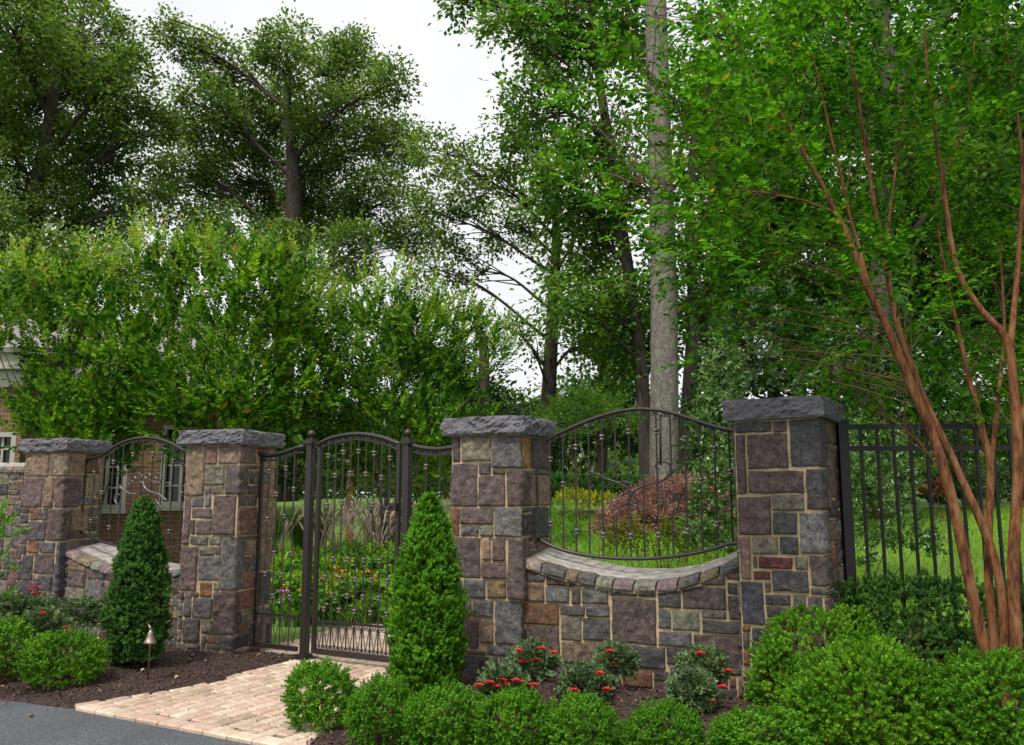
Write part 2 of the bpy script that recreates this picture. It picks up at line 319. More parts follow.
# ---------------------------------------------------------------- ground, driveway, path, beds
def grid_sheet(name, xs, ys, zf, mat, parent=None):
    X, Y = np.meshgrid(xs, ys); Z = zf(X, Y); V = np.stack([X, Y, Z], -1).reshape(-1, 3); nx, ny = len(xs), len(ys)
    i = (np.arange(ny - 1)[:, None] * nx + np.arange(nx - 1)[None]).ravel(); Q = np.stack([i, i + 1, i + nx + 1, i + nx], -1)
    return link(name, qmesh(name, V, Q, mat, True), parent)
xs = np.concatenate([[-500, -250, -120, -70], np.arange(-45, 45.1, .5), [70, 120, 250, 500]])
ys = np.concatenate([[-60, -20, -5], np.arange(0, 45, .4), [48, 55, 70, 100, 160, 300, 600]])
structure(grid_sheet("ground", xs, ys, lambda X, Y: gz(X, Y) - .012, M['lawn']))
def poly_sd(P, X, Y):
    """signed distance to polygon, positive inside"""
    P = np.asarray(P)[:, :2]; d = np.full(X.shape, 1e9); ins = np.zeros(X.shape, bool)
    for a, b in zip(P, np.roll(P, -1, 0)):
        e = b - a; t = np.clip(((X - a[0]) * e[0] + (Y - a[1]) * e[1]) / (e @ e), 0, 1)
        d = np.minimum(d, np.hypot(X - a[0] - t * e[0], Y - a[1] - t * e[1]))
        c = ((a[1] > Y) != (b[1] > Y)) & (X < (b[0] - a[0]) * (Y - a[1]) / (b[1] - a[1] + 1e-12) + a[0]); ins ^= c
    return np.where(ins, d, -d)
g2 = lambda px, py: at_z(px, py, 0)[:2]
drive_a, drive_b = g2(65, 709), g2(255, 746)
left_edge = [g2(*p) for p in ((65, 709), (110, 701), (160, 695), (215, 684), (250, 673), (285, 664), (303, 658))]
right_edge = [g2(*p) for p in ((405, 676), (380, 692), (335, 725), (300, 748), (285, 775))]
dd_ = unit(drive_b - drive_a)
drive = [drive_a + unit(g2(0, 700) - drive_a) * 12, drive_a, drive_b, drive_b + dd_ * .45, (2.5, 3.9), (14, 3.2), (14, -12), (-18, -12)]
mb = MB(); mb.add([(p[0], p[1], .004) for p in drive], [tuple(range(len(drive)))][::1]); dr = structure(mb.build("driveway", M['asphalt']))
gp = lambda a, b: G0 + gdir * a + gnor * b          # point along / behind the gate line
GL = float(np.linalg.norm(G1 - G0))
bed_left = [drive[0], drive_a] + left_edge[1:] + [gp(.30, .05), gp(0, .1), pil_pt('gate_left', 0, -1.1), pil_pt('far', 0, -1.1), pil_pt('far', -8, -2), (-14, 12)]
bed_right = [right_edge[0], gp(GL - .55, .1), gp(GL, .2), pil_pt('gate_right', 0, -1.1), pil_pt('end', 0, -1.3), (9, 7.2), (12, 3.9), (2.5, 4.2), drive_b + dd_ * .45] + right_edge[::-1][:-1]
def bed_h(P, hmax, X, Y):
    d = poly_sd(P, X, Y); return np.where(d > -.06, -.03 + .06 * sstep(-.06, .06, d) + hmax * sstep(.05, 1.5, d), -.03)
def bedz(x, y):
    x = np.array([float(x)]); y = np.array([float(y)]); return float(max(bed_h(bed_left, .10, x, y)[0], bed_h(bed_right, .24, x, y)[0], 0))
def bed_sheet(name, P, hmax, x0, x1, y0, y1):
    def zf(X, Y):
        z = bed_h(P, hmax, X, Y); nz = vnoise(np.stack([X.ravel(), Y.ravel(), 0 * X.ravel()], -1), 6).reshape(X.shape) * .012 + vnoise(np.stack([X.ravel(), Y.ravel(), 0 * X.ravel()], -1), 25, 3).reshape(X.shape) * .010
        return z + np.where(z > -.02, nz, -.01)
    o = structure(grid_sheet(name, np.arange(x0, x1, .05), np.arange(y0, y1, .05), zf, M['mulch']))
    n = 24000                                                           # loose bark chips
    pts = np.stack([rng.uniform(x0, x1, n * 3), rng.uniform(y0, y1, n * 3)], -1); d = poly_sd(P, pts[:, 0], pts[:, 1]); keep = (d > .0) | ((d > -.14) & (rng.random(len(d)) < .10)); pts = pts[keep][:n]; d = d[keep][:n]
    z = np.maximum(bed_h(P, hmax, pts[:, 0], pts[:, 1]) + .008, .022 if False else .012)
    bx = np.array([[-1, -1, 0], [1, -1, .2], [1, 1, .1], [-1, 1, .3]]) * [.0105, .0035, .006]
    nn = unit(np.stack([rng.normal(0, .5, len(pts)), rng.normal(0, .5, len(pts)), np.ones(len(pts))], -1)); dr_ = rdir(len(pts)); dr_[:, 2] *= .3
    V, Q = place(bx, np.array([[0, 1, 2, 3]]), frames(dr_, nn), np.column_stack([pts, z]), rng.uniform(.5, 1.5, len(pts)))
    c = link("bark_chips", qmesh("bark_chips", V, Q, M['chip'])); c["kind"] = "stuff"
    c["label"] = "loose dark bark chips on the %s mulch bed" % ("left" if x0 < -3 else "right"); c["category"] = "mulch"
bed_sheet("mulch_bed", bed_left, .10, -9, -1.2, 5.4, 10.2)
bed_sheet("mulch_bed", bed_right, .24, -2.4, 5.4, 4.2, 8.0)
# paver path: bricks run along the path, from the driveway through the gate to the garden
path = left_edge + [gp(.02, .1), gp(-.1, .4), gp(-.2, 2.35), gp(GL + 1.2, 2.35), gp(GL - .1, .4), gp(GL - .2, .1)] + right_edge + [drive_b + dd_ * .4]
path = np.array(path); path_base = np.array([(p[0], p[1]) for p in path] )
path_base[-1] = drive_b + dd_ * .9; path_base[-3:-1] += dd_ * .3
mb = MB(); mb.add([(p[0], p[1], -.002) for p in path_base], [tuple(range(len(path)))]); structure(mb.build("path_base", M['sand']))
mb = MB(); TAN = [(.50, .385, .29), (.55, .44, .34), (.52, .37, .285), (.59, .48, .385), (.44, .325, .25), (.53, .395, .32)]
def brick(c, ax, l, w, h=.018):
    col = np.array(random.choice(TAN)) * random.uniform(.88, 1.1); ax = np.array([ax[0], ax[1]]); ay = np.array([-ax[1], ax[0]]); V = []; k = .011; tl = [random.uniform(-.002, .002) for _ in range(4)]
    for z, ins in ((-.02, 0), (h - .009, 0), (h, k)):
        for i, (a, b) in enumerate(((-1, -1), (1, -1), (1, 1), (-1, 1))):
            p = np.array(c) + ax * a * (l / 2 - ins) + ay * b * (w / 2 - ins) + (random.uniform(-.002, .002), random.uniform(-.002, .002)); V.append((p[0], p[1], z + (tl[i] if z > 0 else 0)))
    mb.add(V, [(8, 9, 10, 11)] + [(r * 4 + i, r * 4 + (i + 1) % 4, r * 4 + 4 + (i + 1) % 4, r * 4 + 4 + i) for r in (0, 1) for i in range(4)], col)
ax = gnor; ay = np.array([-ax[1], ax[0]])
W, L = .108, .180; c0 = gp(GL / 2, 0); rows = []
for i in range(-26, 27):
    t = -6.; off = random.random() * L
    while t < 3.2:
        l = L * random.uniform(.72, 1.12); p = c0 + ay * (i * W) + ax * (t + l / 2 + off); rows.append((p, l)); t += l
P_ = np.array([r[0] for r in rows]); sdv = poly_sd(path, P_[:, 0], P_[:, 1])
edge_d = np.abs((P_ - drive_a) @ np.array([-dd_[1], dd_[0]]))
for (p, l), s_, e_ in zip(rows, sdv, edge_d):
    if s_ > -.05 and not (e_ < .118): brick(p, ax, l - .013, W - .013)
t = .1                                                                 # border course along the driveway
while t < np.linalg.norm(drive_b - drive_a) + .45:
    brick(drive_a + dd_ * (t + .1) + np.array([-dd_[1], dd_[0]]) * .075, dd_, .205, .125, .026); t += .214
structure(mb.build("paver_path", M['paver'], colors=True))
# ---------------------------------------------------------------- stonework
SC = {'p': (.126, .100, .102), 'P': (.106, .085, .088), 'b': (.135, .146, .158), 'k': (.082, .085, .095), 'g': (.185, .190, .155), 't': (.29, .225, .165), 't2': (.23, .185, .155), 't3': (.24, .19, .14),
      'r': (.19, .10, .062), 'm': (.14, .052, .055), 'm2': (.19, .122, .108), 'd': (.115, .110, .105), 'br': (.185, .145, .10), 'p2': (.18, .13, .135), 'b2': (.085, .095, .125), 'o': (.34, .21, .085)}
def patch(mb, fn, u0, u1, v0, v1, col, cut=(), tops=None, rough=1.0):
    g = .005; u0 += g * random.uniform(.7, 1.3); u1 -= g * random.uniform(.7, 1.3); v0 += g * random.uniform(.7, 1.3); v1 -= g * random.uniform(.7, 1.3)
    if u1 - u0 < .015 or v1 - v0 < .012: return
    us = list(np.linspace(u0, u1, max(3, int((u1 - u0) / .021) + 2))); us += [c for c in cut if u0 + .006 < c < u1 - .006]; us = sorted(us)
    us = [us[0]] + [us[0] + .006] + us[1:-1] + [us[-1] - .006, us[-1]]
    vs_ = np.linspace(v0, v1, max(3, int((v1 - v0) / .02) + 2)); vs_ = np.concatenate([[v0, v0 + .006], vs_[1:-1], [v1 - .006, v1]])
    V = []; sd_ = random.uniform(0, 99); base = random.uniform(.010, .024); wob = random.uniform(.004, .009)
    tx, ty = random.uniform(-.08, .08), random.uniform(-.08, .08); uc, vc = (u0 + u1) / 2, (v0 + v1) / 2
    for j, v in enumerate(vs_):
        for i, u in enumerate(us):
            e = min(u - u0, u1 - u, v - v0, v1 - v); ring = i in (0, len(us) - 1) or j in (0, len(vs_) - 1)
            if ring: h = -.012
            else:
                nz = (.35 - abs(mnoise.noise(Vector((u * 11 + sd_, v * 13, sd_))))) * .022 + mnoise.noise(Vector((u * 31, v * 31 + sd_, sd_))) * .010 + mnoise.noise(Vector((u * 70, v * 70 + sd_, sd_))) * .006
                h = (base + nz * rough + tx * (u - uc) + ty * (v - vc)) * min(1, .75 + e / .04); h = max(h, .0075 + nz * .25)
            uu = u + wob * mnoise.noise(Vector((v * 9, sd_, 1.3))) * (1 if not cut or min(abs(u - c) for c in cut) > .004 else 0); vv = v + wob * mnoise.noise(Vector((u * 9, sd_, 7.3)))
            if tops is not None: vv = min(vv, tops(uu))
            V.append(fn(uu, vv, h))
    n = len(us); mb.add(V, [(j * n + i, j * n + i + 1, (j + 1) * n + i + 1, (j + 1) * n + i) for j in range(len(vs_) - 1) for i in range(n - 1)], np.array(SC[col]) * np.array([1.12, 1.03, .96]) * random.uniform(.8, 1.2) * np.array([random.uniform(.95, 1.05) for _ in range(3)]), True)
def grow(rects, x0, x1, y0, y1, step=.003, most=18):
    """lets neighbouring stones grow until only a thin joint is left between them"""
    r = np.array([q[:4] for q in rects]); n = len(r)
    for i in range(n):                                              # part stones that overlap
        for j in range(i):
            ox, oy = min(r[i][1], r[j][1]) - max(r[i][0], r[j][0]), min(r[i][3], r[j][3]) - max(r[i][2], r[j][2])
            if ox <= 0 or oy <= 0: continue
            k = 0 if ox < oy else 2
            a, b = (i, j) if r[i][k] + r[i][k + 1] < r[j][k] + r[j][k + 1] else (j, i); m = (max(r[a][k], r[b][k]) + min(r[a][k + 1], r[b][k + 1])) / 2
            r[a][k + 1] = min(r[a][k + 1], m); r[b][k] = max(r[b][k], m)
    for it in range(most):
        for k in rng.permutation(n):
            for side in range(4):
                t = r[k].copy(); t[side] += -step if side in (0, 2) else step
                if t[0] < x0 or t[1] > x1 or t[2] < y0 or t[3] > y1: continue
                o = (r[:, 0] < t[1] - 1e-6) & (r[:, 1] > t[0] + 1e-6) & (r[:, 2] < t[3] - 1e-6) & (r[:, 3] > t[2] + 1e-6); o[k] = False
                b = (r[:, 0] < r[k][1] - 1e-6) & (r[:, 1] > r[k][0] + 1e-6) & (r[:, 2] < r[k][3] - 1e-6) & (r[:, 3] > r[k][2] + 1e-6)
                if not (o & ~b).any(): r[k] = t
    return [(*r[i], rects[i][4]) for i in range(n)]
def fill_free(rects, U, V0, V1, cell, maxu=5, maxv=4, keys='p p p P b b k k g t2 d d m2 br p2 r'.split(), ok=lambda u, v: True):
    nu, nv = int(round(U / cell)), int(round((V1 - V0) / cell)); cu, cv = U / nu, (V1 - V0) / nv; occ = np.zeros((nv, nu), bool)
    for (a, b, c, d, _) in rects:
        for j in range(nv):
            for i in range(nu):
                x, y = (i + .5) * cu, V0 + (j + .5) * cv
                if a - .012 < x < b + .012 and c - .012 < y < d + .012: occ[j, i] = True
    out = []
    for j in range(nv):
        for i in range(nu):
            if occ[j, i]: continue
            w, h = random.choice([2, 2, 3, 3, 4, maxu]), random.choice([1, 2, 2, 3, maxv])
            ww = 1
            while ww < w and i + ww < nu and not occ[j, i + ww]: ww += 1
            hh = 1
            while hh < h and j + hh < nv and not occ[j + hh, i:i + ww].any(): hh += 1
            occ[j:j + hh, i:i + ww] = True; out.append((i * cu, (i + ww) * cu, V0 + j * cv, V0 + (j + hh) * cv, random.choice(keys)))
    return out
Z = lambda ox, oy, sc, L_: [(ox + a / sc, oy + b / sc, ox + c / sc, oy + d / sc, k) for a, b, c, d, k in L_]
STONES = {
 'gate_right': (520, Z(435, 405, 5.73, [(90,185,145,328,'p'),(157,195,315,320,'g'),(328,175,490,362,'b'),(490,200,545,360,'o'),(548,180,640,368,'p'),(92,338,243,578,'p'),(255,332,325,398,'d'),(255,408,398,578,'p'),(338,372,405,398,'d'),(412,372,530,578,'p'),(537,372,640,400,'d'),(537,408,645,575,'t2'),(98,598,145,740,'r'),(152,590,335,682,'p'),(345,590,492,755,'b'),(500,592,550,615,'d'),(500,625,548,755,'k'),(556,588,650,755,'k'),(157,690,252,755,'b'),(262,690,335,755,'g')])
   + Z(435, 535, 4.806, [(98,10,220,208,'p'),(228,12,270,122,'t'),(276,18,340,125,'p'),(230,132,342,212,'p2'),(350,18,425,305,'p'),(105,218,130,300,'b'),(136,218,243,300,'b'),(252,218,342,305,'br'),(140,312,178,390,'p'),(182,312,282,392,'b'),(290,315,420,525,'b'),(120,402,212,545,'p'),(217,405,284,522,'br'),(165,552,243,575,'p'),(250,530,385,585,'b'),(130,582,305,680,'k'),(310,592,425,680,'k')])),
 'end': (817, Z(715, 385, 5.52, [(115,215,305,262,'k'),(330,205,395,262,'p'),(412,190,605,450,'k'),(610,200,660,325,'br'),(115,275,170,598,'p'),(185,270,405,458,'P'),(190,475,478,598,'P'),(505,465,605,680,'k'),(612,340,660,620,'t2'),(625,635,665,740,'k')])
   + Z(710, 380, 2.483, [(70,290,150,382,'p'),(158,285,233,325,'g'),(158,332,215,382,'k'),(224,330,285,432,'b'),(78,390,100,490,'t2'),(105,392,168,432,'g'),(173,392,220,432,'k'),(108,442,118,468,'d'),(122,440,207,468,'m'),(210,440,242,470,'g'),(110,475,150,495,'m'),(155,476,245,527,'k'),(250,440,300,520,'p'),(142,533,200,558,'k'),(205,533,240,570,'d'),(145,565,200,595,'k'),(108,615,155,650,'k'),(105,655,140,700,'k'),(85,500,137,608,'b2')])),
 'gate_left': (238, Z(170, 425, 6.208, [(85,150,215,440,'t'),(230,155,297,240,'m2'),(302,150,420,240,'t2'),(435,155,530,240,'p2'),(225,252,335,378,'g'),(345,250,480,425,'p'),(490,285,512,365,'d'),(522,282,605,365,'b'),(535,200,640,272,'t'),(487,375,535,425,'d'),(545,375,605,455,'m2'),(610,285,640,455,'t'),(222,385,262,500,'b'),(265,380,340,432,'g'),(138,450,212,508,'b'),(88,450,130,740,'p'),(270,435,410,680,'p'),(420,440,530,505,'P'),(138,522,260,580,'p'),(138,590,158,672,'d'),(165,590,255,680,'p'),(420,512,532,680,'m2'),(545,460,640,700,'t3'),(465,690,530,708,'d')])
   + Z(170, 540, 6.208, [(135,-25,240,30,'b'),(248,-25,312,30,'g'),(320,-20,462,300,'b'),(465,0,590,85,'t2'),(88,45,172,315,'p'),(182,40,275,88,'g'),(282,42,308,88,'d'),(185,105,312,252,'b'),(465,105,495,190,'d'),(510,100,590,188,'b'),(600,-5,632,180,'t2'),(470,205,540,300,'m2'),(548,195,635,395,'k'),(188,260,262,355,'r'),(270,270,312,310,'g'),(145,322,180,350,'r'),(92,320,135,475,'b'),(145,362,265,482,'k'),(275,320,420,582,'P'),(430,308,538,418,'r'),(432,430,580,515,'g'),(85,492,188,640,'k'),(195,500,262,585,'g'),(430,522,485,580,'m2'),(490,520,545,660,'k'),(235,590,320,650,'m2'),(325,592,485,690,'k')])),
 'far': (67, Z(0, 420, 4.14, [(105,150,205,228,'t'),(212,150,280,228,'t2'),(290,150,345,228,'t'),(105,245,175,358,'p'),(185,245,222,358,'t2'),(228,240,328,358,'p2'),(330,240,360,310,'t'),(125,370,172,412,'m2'),(177,370,192,410,'d'),(200,370,280,498,'p'),(290,370,362,458,'t3'),(120,420,188,498,'k'),(335,320,385,352,'b'),(290,465,305,495,'d'),(315,465,340,495,'p'),(120,505,160,548,'r'),(168,508,220,548,'b'),(228,508,275,710,'b2'),(95,555,140,660,'k'),(150,555,218,635,'p'),(165,645,218,705,'k'),(100,670,160,745,'k'),(222,720,272,760,'p'),(405,150,430,320,'t3'),(405,325,430,480,'k'),(365,360,398,400,'d'),(372,405,398,455,'d'),(365,240,400,310,'t')]))}
def slab(mb, c, az, half, z0, z1, chip=.035, nper=30, levels=9):
    n = np.array([math.sin(az), -math.cos(az)]); u = np.array([math.cos(az), math.sin(az)]); ring = []
    corners = [(-1, -1), (1, -1), (1, 1), (-1, 1)]
    for (a, b), (a2, b2) in zip(corners, corners[1:] + corners[:1]):
        for t in np.arange(nper) / nper: ring.append((a + (a2 - a) * t, b + (b2 - b) * t))
    V = []; m = len(ring); sd_ = random.uniform(0, 99)
    for L_ in range(levels):
        t = L_ / (levels - 1); z = z0 + (z1 - z0) * t
        for (a, b) in ring:
            rr = 1 - (.03 if L_ in (0,) else 0) - (.025 if L_ == levels - 1 else 0)
            p = c + u * a * half * rr - n * b * half * rr
            q = Vector((p[0] * 9 + sd_, p[1] * 9, z * 16)); d = abs(mnoise.noise(q)) * 1.3 + .6 * abs(mnoise.noise(q * 2.3)) + .35 * mnoise.noise(q * 5)
            out = unit(np.array(u * a - n * b)); p = p + out * (chip * (.35 - d)) * (1 if 0 < L_ < levels - 1 else .55)
            V.append((p[0], p[1], z + mnoise.noise(Vector((p[0] * 7, p[1] * 7, sd_))) * .010))
    Fc = [(L_ * m + i, L_ * m + (i + 1) % m, (L_ + 1) * m + (i + 1) % m, (L_ + 1) * m + i) for L_ in range(levels - 1) for i in range(m)]
    b0 = (levels - 1) * m; k = len(V)
    for (a, b) in ring:
        p = c + u * a * half * .8 - n * b * half * .8; V.append((p[0], p[1], z1 + .006 + mnoise.noise(Vector((p[0] * 7, p[1] * 7, sd_))) * .008))
    Fc += [(b0 + i, b0 + (i + 1) % m, k + (i + 1) % m, k + i) for i in range(m)] + [tuple(range(k, k + m)), tuple(range(m - 1, -1, -1))]
    mb.add(V, Fc, None, False)
CAPT = .145
def pillar(key, label):
    c, n, u, s = pil_frame(key); top = TOP[key] - CAPT; z0 = -.15
    root = empty("stone_pillar", (c[0], c[1], 0), label, "pillar", "stone pillars of the garden wall")
    cs = [c + n * s / 2 - u * s / 2, c + n * s / 2 + u * s / 2, c - n * s / 2 + u * s / 2, c - n * s / 2 - u * s / 2]; ns = [n, u, -n, -u]; ds = [u, -n, -u, n]
    def fn(uu, v, h):
        uu = uu % (4 * s); k = min(3, int(uu / s)); t = uu - k * s; p = cs[k] + ds[k] * t; o = ns[k] * h
        if t < 1e-4: o = (ns[k] + ns[k - 1]) * h * .75
        elif s - t < 1e-4: o = (ns[k] + ns[(k + 1) % 4]) * h * .75
        return (p[0] + o[0], p[1] + o[1], v)
    xc, px = STONES[key]; rects = []
    for (a, b, c_, d, k) in px:
        def uv(x, y):
            if x <= xc: q = at_plane(x, y, cs[0], cs[1]); return (q[:2] - cs[0]) @ u, q[2]
            q = at_plane(x, y, cs[1], cs[2]); return s + (q[:2] - cs[1]) @ -n, q[2]
        ym = (b + d) / 2; xm = (a + c_) / 2
        ua, ub, va, vb = uv(a, ym)[0], uv(c_, ym)[0], uv(xm, d)[1], uv(xm, b)[1]
        ua = 0 if ua < .03 else ua; ub = 2 * s - .001 if ub > 2 * s - .03 else ub; va = max(va, z0); vb = min(vb, top - .02)
        g_ = .003; rects.append((ua - g_, ub + g_, va - g_, vb + g_, k))
    rects = [(max(0, a), min(2 * s, b), c_, d, k) for a, b, c_, d, k in rects if b - a > .02 and d - c_ > .02]
    rects += fill_free(rects, 4 * s, z0, top - .02, .055); rects = grow(rects, 0, 4 * s, z0, top - .004)
    mb = MB()
    for r in rects: patch(mb, fn, *r, cut=(s, 2 * s, 3 * s))
    shaft = mb.build("stone_shaft", M['stone'], root, colors=True)
    mb = MB(); mb.box((c[0], c[1], (top + z0) / 2), (s / 2, s / 2, (top - z0) / 2), u); mb.build("mortar", M['mortar'], root)
    mb = MB(); slab(mb, c, PIL[key][2], s / 2 * 1.23, top, TOP[key]); mb.build("capstone", M['cap'], root)
    return root
pillar('far', "leftmost stone pillar, behind the red roses, with a rough grey capstone")
pillar('gate_left', "stone pillar at the left side of the gate, beside the bell shaped path light")
pillar('gate_right', "stone pillar at the right side of the gate, half behind the tall boxwood cone")
pillar('end', "rightmost stone pillar, where the black picket fence begins")
WALL_E = Z(520, 530, 4.096, [(22,150,100,212,'k'),(110,175,248,230,'p'),(22,218,100,293,'br'),(107,235,205,298,'b'),(210,240,245,300,'d'),(252,205,362,303,'b'),(370,220,478,272,'d'),(487,218,553,270,'d'),(567,212,655,318,'k'),(667,232,842,325,'p'),(665,185,845,225,'d'),(853,212,905,262,'k'),(22,303,160,388,'r'),(168,308,268,350,'d'),(276,310,365,358,'b'),(375,278,555,460,'P'),(568,330,618,405,'b'),(625,332,735,412,'g'),(748,335,845,365,'d'),(855,275,910,370,'k'),(25,398,160,495,'p'),(168,357,252,452,'g'),(257,363,370,455,'k'),(575,415,700,480,'b'),(748,373,905,425,'k'),(710,432,915,580,'P'),(175,460,315,545,'br'),(318,465,450,500,'k'),(452,478,593,555,'k'),(602,485,695,560,'k')])
WALL_L = Z(0, 420, 4.14, [(285,565,355,620,'br'),(285,632,355,690,'p'),(362,590,400,655,'p'),(405,600,440,655,'b2'),(362,668,430,745,'b'),(285,695,355,740,'g')])
def low_wall(label, A, B, top_px, stones, zend, nst, thick=.52):
    """wall from A to B (front face); top_px: photo points along its front top edge"""
    A, B = np.array(A), np.array(B); d = unit(B - A); nb = np.array([-d[1], d[0]]); Lw = float(np.linalg.norm(B - A))
    tp = np.array([((q[:2] - A) @ d, q[2]) for q in (at_plane(x, y, A, B) for x, y in top_px)])
    fit = np.polyfit(tp[:, 0], tp[:, 1], 3); topz = lambda u: float(np.polyval(fit, np.clip(u, 0, Lw)))
    root = empty("stone_wall", (*((A + B) / 2), 0), label, "wall", "low curved topped stone walls")
    ch = .078
    fn = lambda u, v, h: (*(A + d * u - nb * h), v)
    fb = lambda u, v, h: (*(A + d * u + nb * (thick + h)), v)
    rects = []
    for (a, b, c, e, k) in stones:
        q0, q1 = at_plane(a, (b + e) / 2, A, B), at_plane(c, (b + e) / 2, A, B); m0, m1 = at_plane((a + c) / 2, e, A, B), at_plane((a + c) / 2, b, A, B)
        ua, ub = (q0[:2] - A) @ d, (q1[:2] - A) @ d
        if ub > 0 and ua < Lw: rects.append((max(0, ua) - .003, min(Lw, ub) + .003, max(m0[2], -.1) - .003, m1[2] + .003, k))
    hi = max(topz(0), topz(Lw)); tf = lambda u: topz(u) - ch - .004
    rects += [r for r in fill_free(rects, Lw, -.12, hi, .06) if r[2] < max(tf(r[0]), tf(r[1])) - .03]
    rects = grow(rects, 0, Lw, -.14, hi); mb = MB()
    for r in rects: patch(mb, fn, *r, tops=tf)
    mb.build("stonework", M['stone'], root, colors=True); mb = MB()
    for r in fill_free([], Lw, -.12, hi, .08):
        if r[2] < max(tf(r[0]), tf(r[1])) - .03: patch(mb, fb, *r, tops=tf)
    mb.build("back_stonework", M['stone'], root, colors=True)
    mb = MB(); us = np.linspace(0, Lw, 25); V = []
    for u in us:
        for t, z in ((.002, -.15), (.002, tf(u) + .03), (thick - .002, tf(u) + .03), (thick - .002, -.15)): V.append((*(A + d * u + nb * t), z))
    Fc = [(i * 4 + j, i * 4 + (j + 1) % 4, i * 4 + 4 + (j + 1) % 4, i * 4 + 4 + j) for i in range(24) for j in range(4)] + [(0, 1, 2, 3), (96, 99, 98, 97)]
    mb.add(V, Fc); mb.build("mortar", M['mortar'], root)
    mb = MB(); cuts = np.linspace(0, Lw, nst + 1) + np.concatenate([[0], rng.normal(0, .022, nst - 1), [0]])
    for i in range(nst):                                                # coping stones
        sd_ = random.uniform(0, 99); u0, u1 = cuts[i] + .003, cuts[i + 1] - .003; prof = [(.03, -ch), (-.028, -ch + .01), (-.035, -.055), (-.03, -.02), (-.008, 0), (.05, .008), (.10, .014), (.115, .0), (.115, -ch)]
        k = random.choice(['d', 'p2', 't2', 'b', 'd', 'br', 'g']); V = []; uu = np.linspace(u0, u1, 6); uu = np.concatenate([[u0], uu[1:-1], [u1]])
        for a, u in enumerate(uu):
            end = a in (0, 5)
            for t, z in prof:
                nz = mnoise.noise(Vector((u * 12 + sd_, t * 12, z * 12))) * .012; sh = .007 if end else 0
                p = A + d * (u + (.004 if a == 0 else -.004 if a == 5 else 0)) + nb * (t + nz + (sh if t < .05 else 0)); V.append((*p, topz(u) + z - (sh * .5 if z > -.03 else 0) + nz * .6))
        n = len(prof); mb.add(V, [(a * n + j, a * n + (j + 1) % n, (a + 1) * n + (j + 1) % n, (a + 1) * n + j) for a in range(5) for j in range(n)] + [tuple(range(n)), tuple(range(5 * n + n - 1, 5 * n - 1, -1))], np.array(SC[k]) * random.uniform(1.1, 1.5), False)
    mb.build("coping", M['stone'], root, colors=True)
    mb = MB(); V = []; prof = [(.118, -ch), (.118, .010), (.20, .024), (.30, .038), (thick - .04, .062), (thick + .01, .045), (thick + .01, -ch)]; us = np.linspace(.002, Lw - .002, 40); n = len(prof)
    for u in us:
        for t, z in prof: V.append((*(A + d * u + nb * t), topz(u) + z + mnoise.noise(Vector((u * 9, t * 9, 2.))) * .006))
    mb.add(V, [(a * n + j, a * n + (j + 1) % n, (a + 1) * n + (j + 1) % n, (a + 1) * n + j) for a in range(39) for j in range(n)] + [tuple(range(n)), tuple(range(40 * n - 1, 39 * n - 1, -1))]); wt = mb.build("wall_top", M["wall_top"], root); wt.data.polygons.foreach_set("use_smooth", [True] * len(wt.data.polygons))
    return root
WA, WB = pil_pt('gate_right', 1.0, .72), pil_pt('end', -1.0, .80)
low_wall("low stone wall with a sagging top between the two right hand pillars, behind roses", WA, WB, [(524, 558), (545, 565), (575, 573), (600, 578), (650, 582), (690, 577), (715, 569), (735, 559)], WALL_E, None, 11)
LA, LB = pil_pt('far', 1.0, .6), pil_pt('gate_left', -1.0, .6)
low_wall("low stone wall with a sagging top behind the left boxwood cone", LA, LB, [(70, 551), (82, 556), (95, 562), (110, 568), (150, 573), (182, 568)], WALL_L, None, 9)
FA, FB = pil_pt('far', -7.0, -.1), pil_pt('far', -1.0, .2)
low_wall("straight stone wall running out of the picture left of the leftmost pillar", FA, FB, [(-60, 466), (0, 467), (10, 467), (22, 467)], [], None, 9, .36)
# ---------------------------------------------------------------- ironwork
class Iron:
    """draws wrought iron in the vertical plane through A and B"""
    def __init__(s, A, B): s.A = np.array(A, float); s.B = np.array(B, float); s.d = unit(s.B - s.A); s.n = np.array([-s.d[1], s.d[0]]); s.L = float(np.linalg.norm(s.B - s.A))
    def sz(s, px, py): q = at_plane(px, py, s.A, s.B); return float((q[:2] - s.A) @ s.d), float(q[2])
    def w(s, u, z, off=0.): p = s.A + s.d * u + s.n * off; return (p[0], p[1], z)
    def curve(s, pts, k=6): return smooth_curve([s.sz(*p) for p in pts], k)
    def path(s, uz, off=0.): return [s.w(u, z, off) for u, z in uz]
def spiral(c, r, a0, turns, sgn=1, k=14, r1=.15):
    t = np.linspace(0, 1, int(k * abs(turns)) + 3); a = a0 + sgn * 2 * math.pi * turns * t; rr = r * (1 - (1 - r1) * t); return np.stack([c[0] + rr * np.cos(a), c[1] + rr * np.sin(a)], -1)
def bar(mb, P, r, sides=6): mb.tube(P, r, sides, sides > 4, True, math.pi / 4)
def collar(mb, p, s=1.0):                       # a turned double knuckle
    mb.lathe((p[0], p[1], p[2] - .022 * s), [(.010 * s, 0), (.018 * s, .004 * s), (.019 * s, .011 * s), (.012 * s, .017 * s), (.012 * s, .023 * s), (.023 * s, .029 * s), (.023 * s, .039 * s), (.012 * s, .044 * s)], 8)
def picket(I, root, u, z0, z1, knots, r=.0085):
    mb = MB(); bar(mb, [I.w(u, z0), I.w(u, z1)], r, 4); pk = mb.build("picket", M['iron'], root)
    for z in knots:
        if z0 + .03 < z < z1 - .03: mb = MB(); collar(mb, I.w(u, z), 1.1); mb.build("collar", M['knuckle'], pk)
M['knuckle'] = plain("worn_iron", (.16, .14, .14), .32, .6, .2, 40)
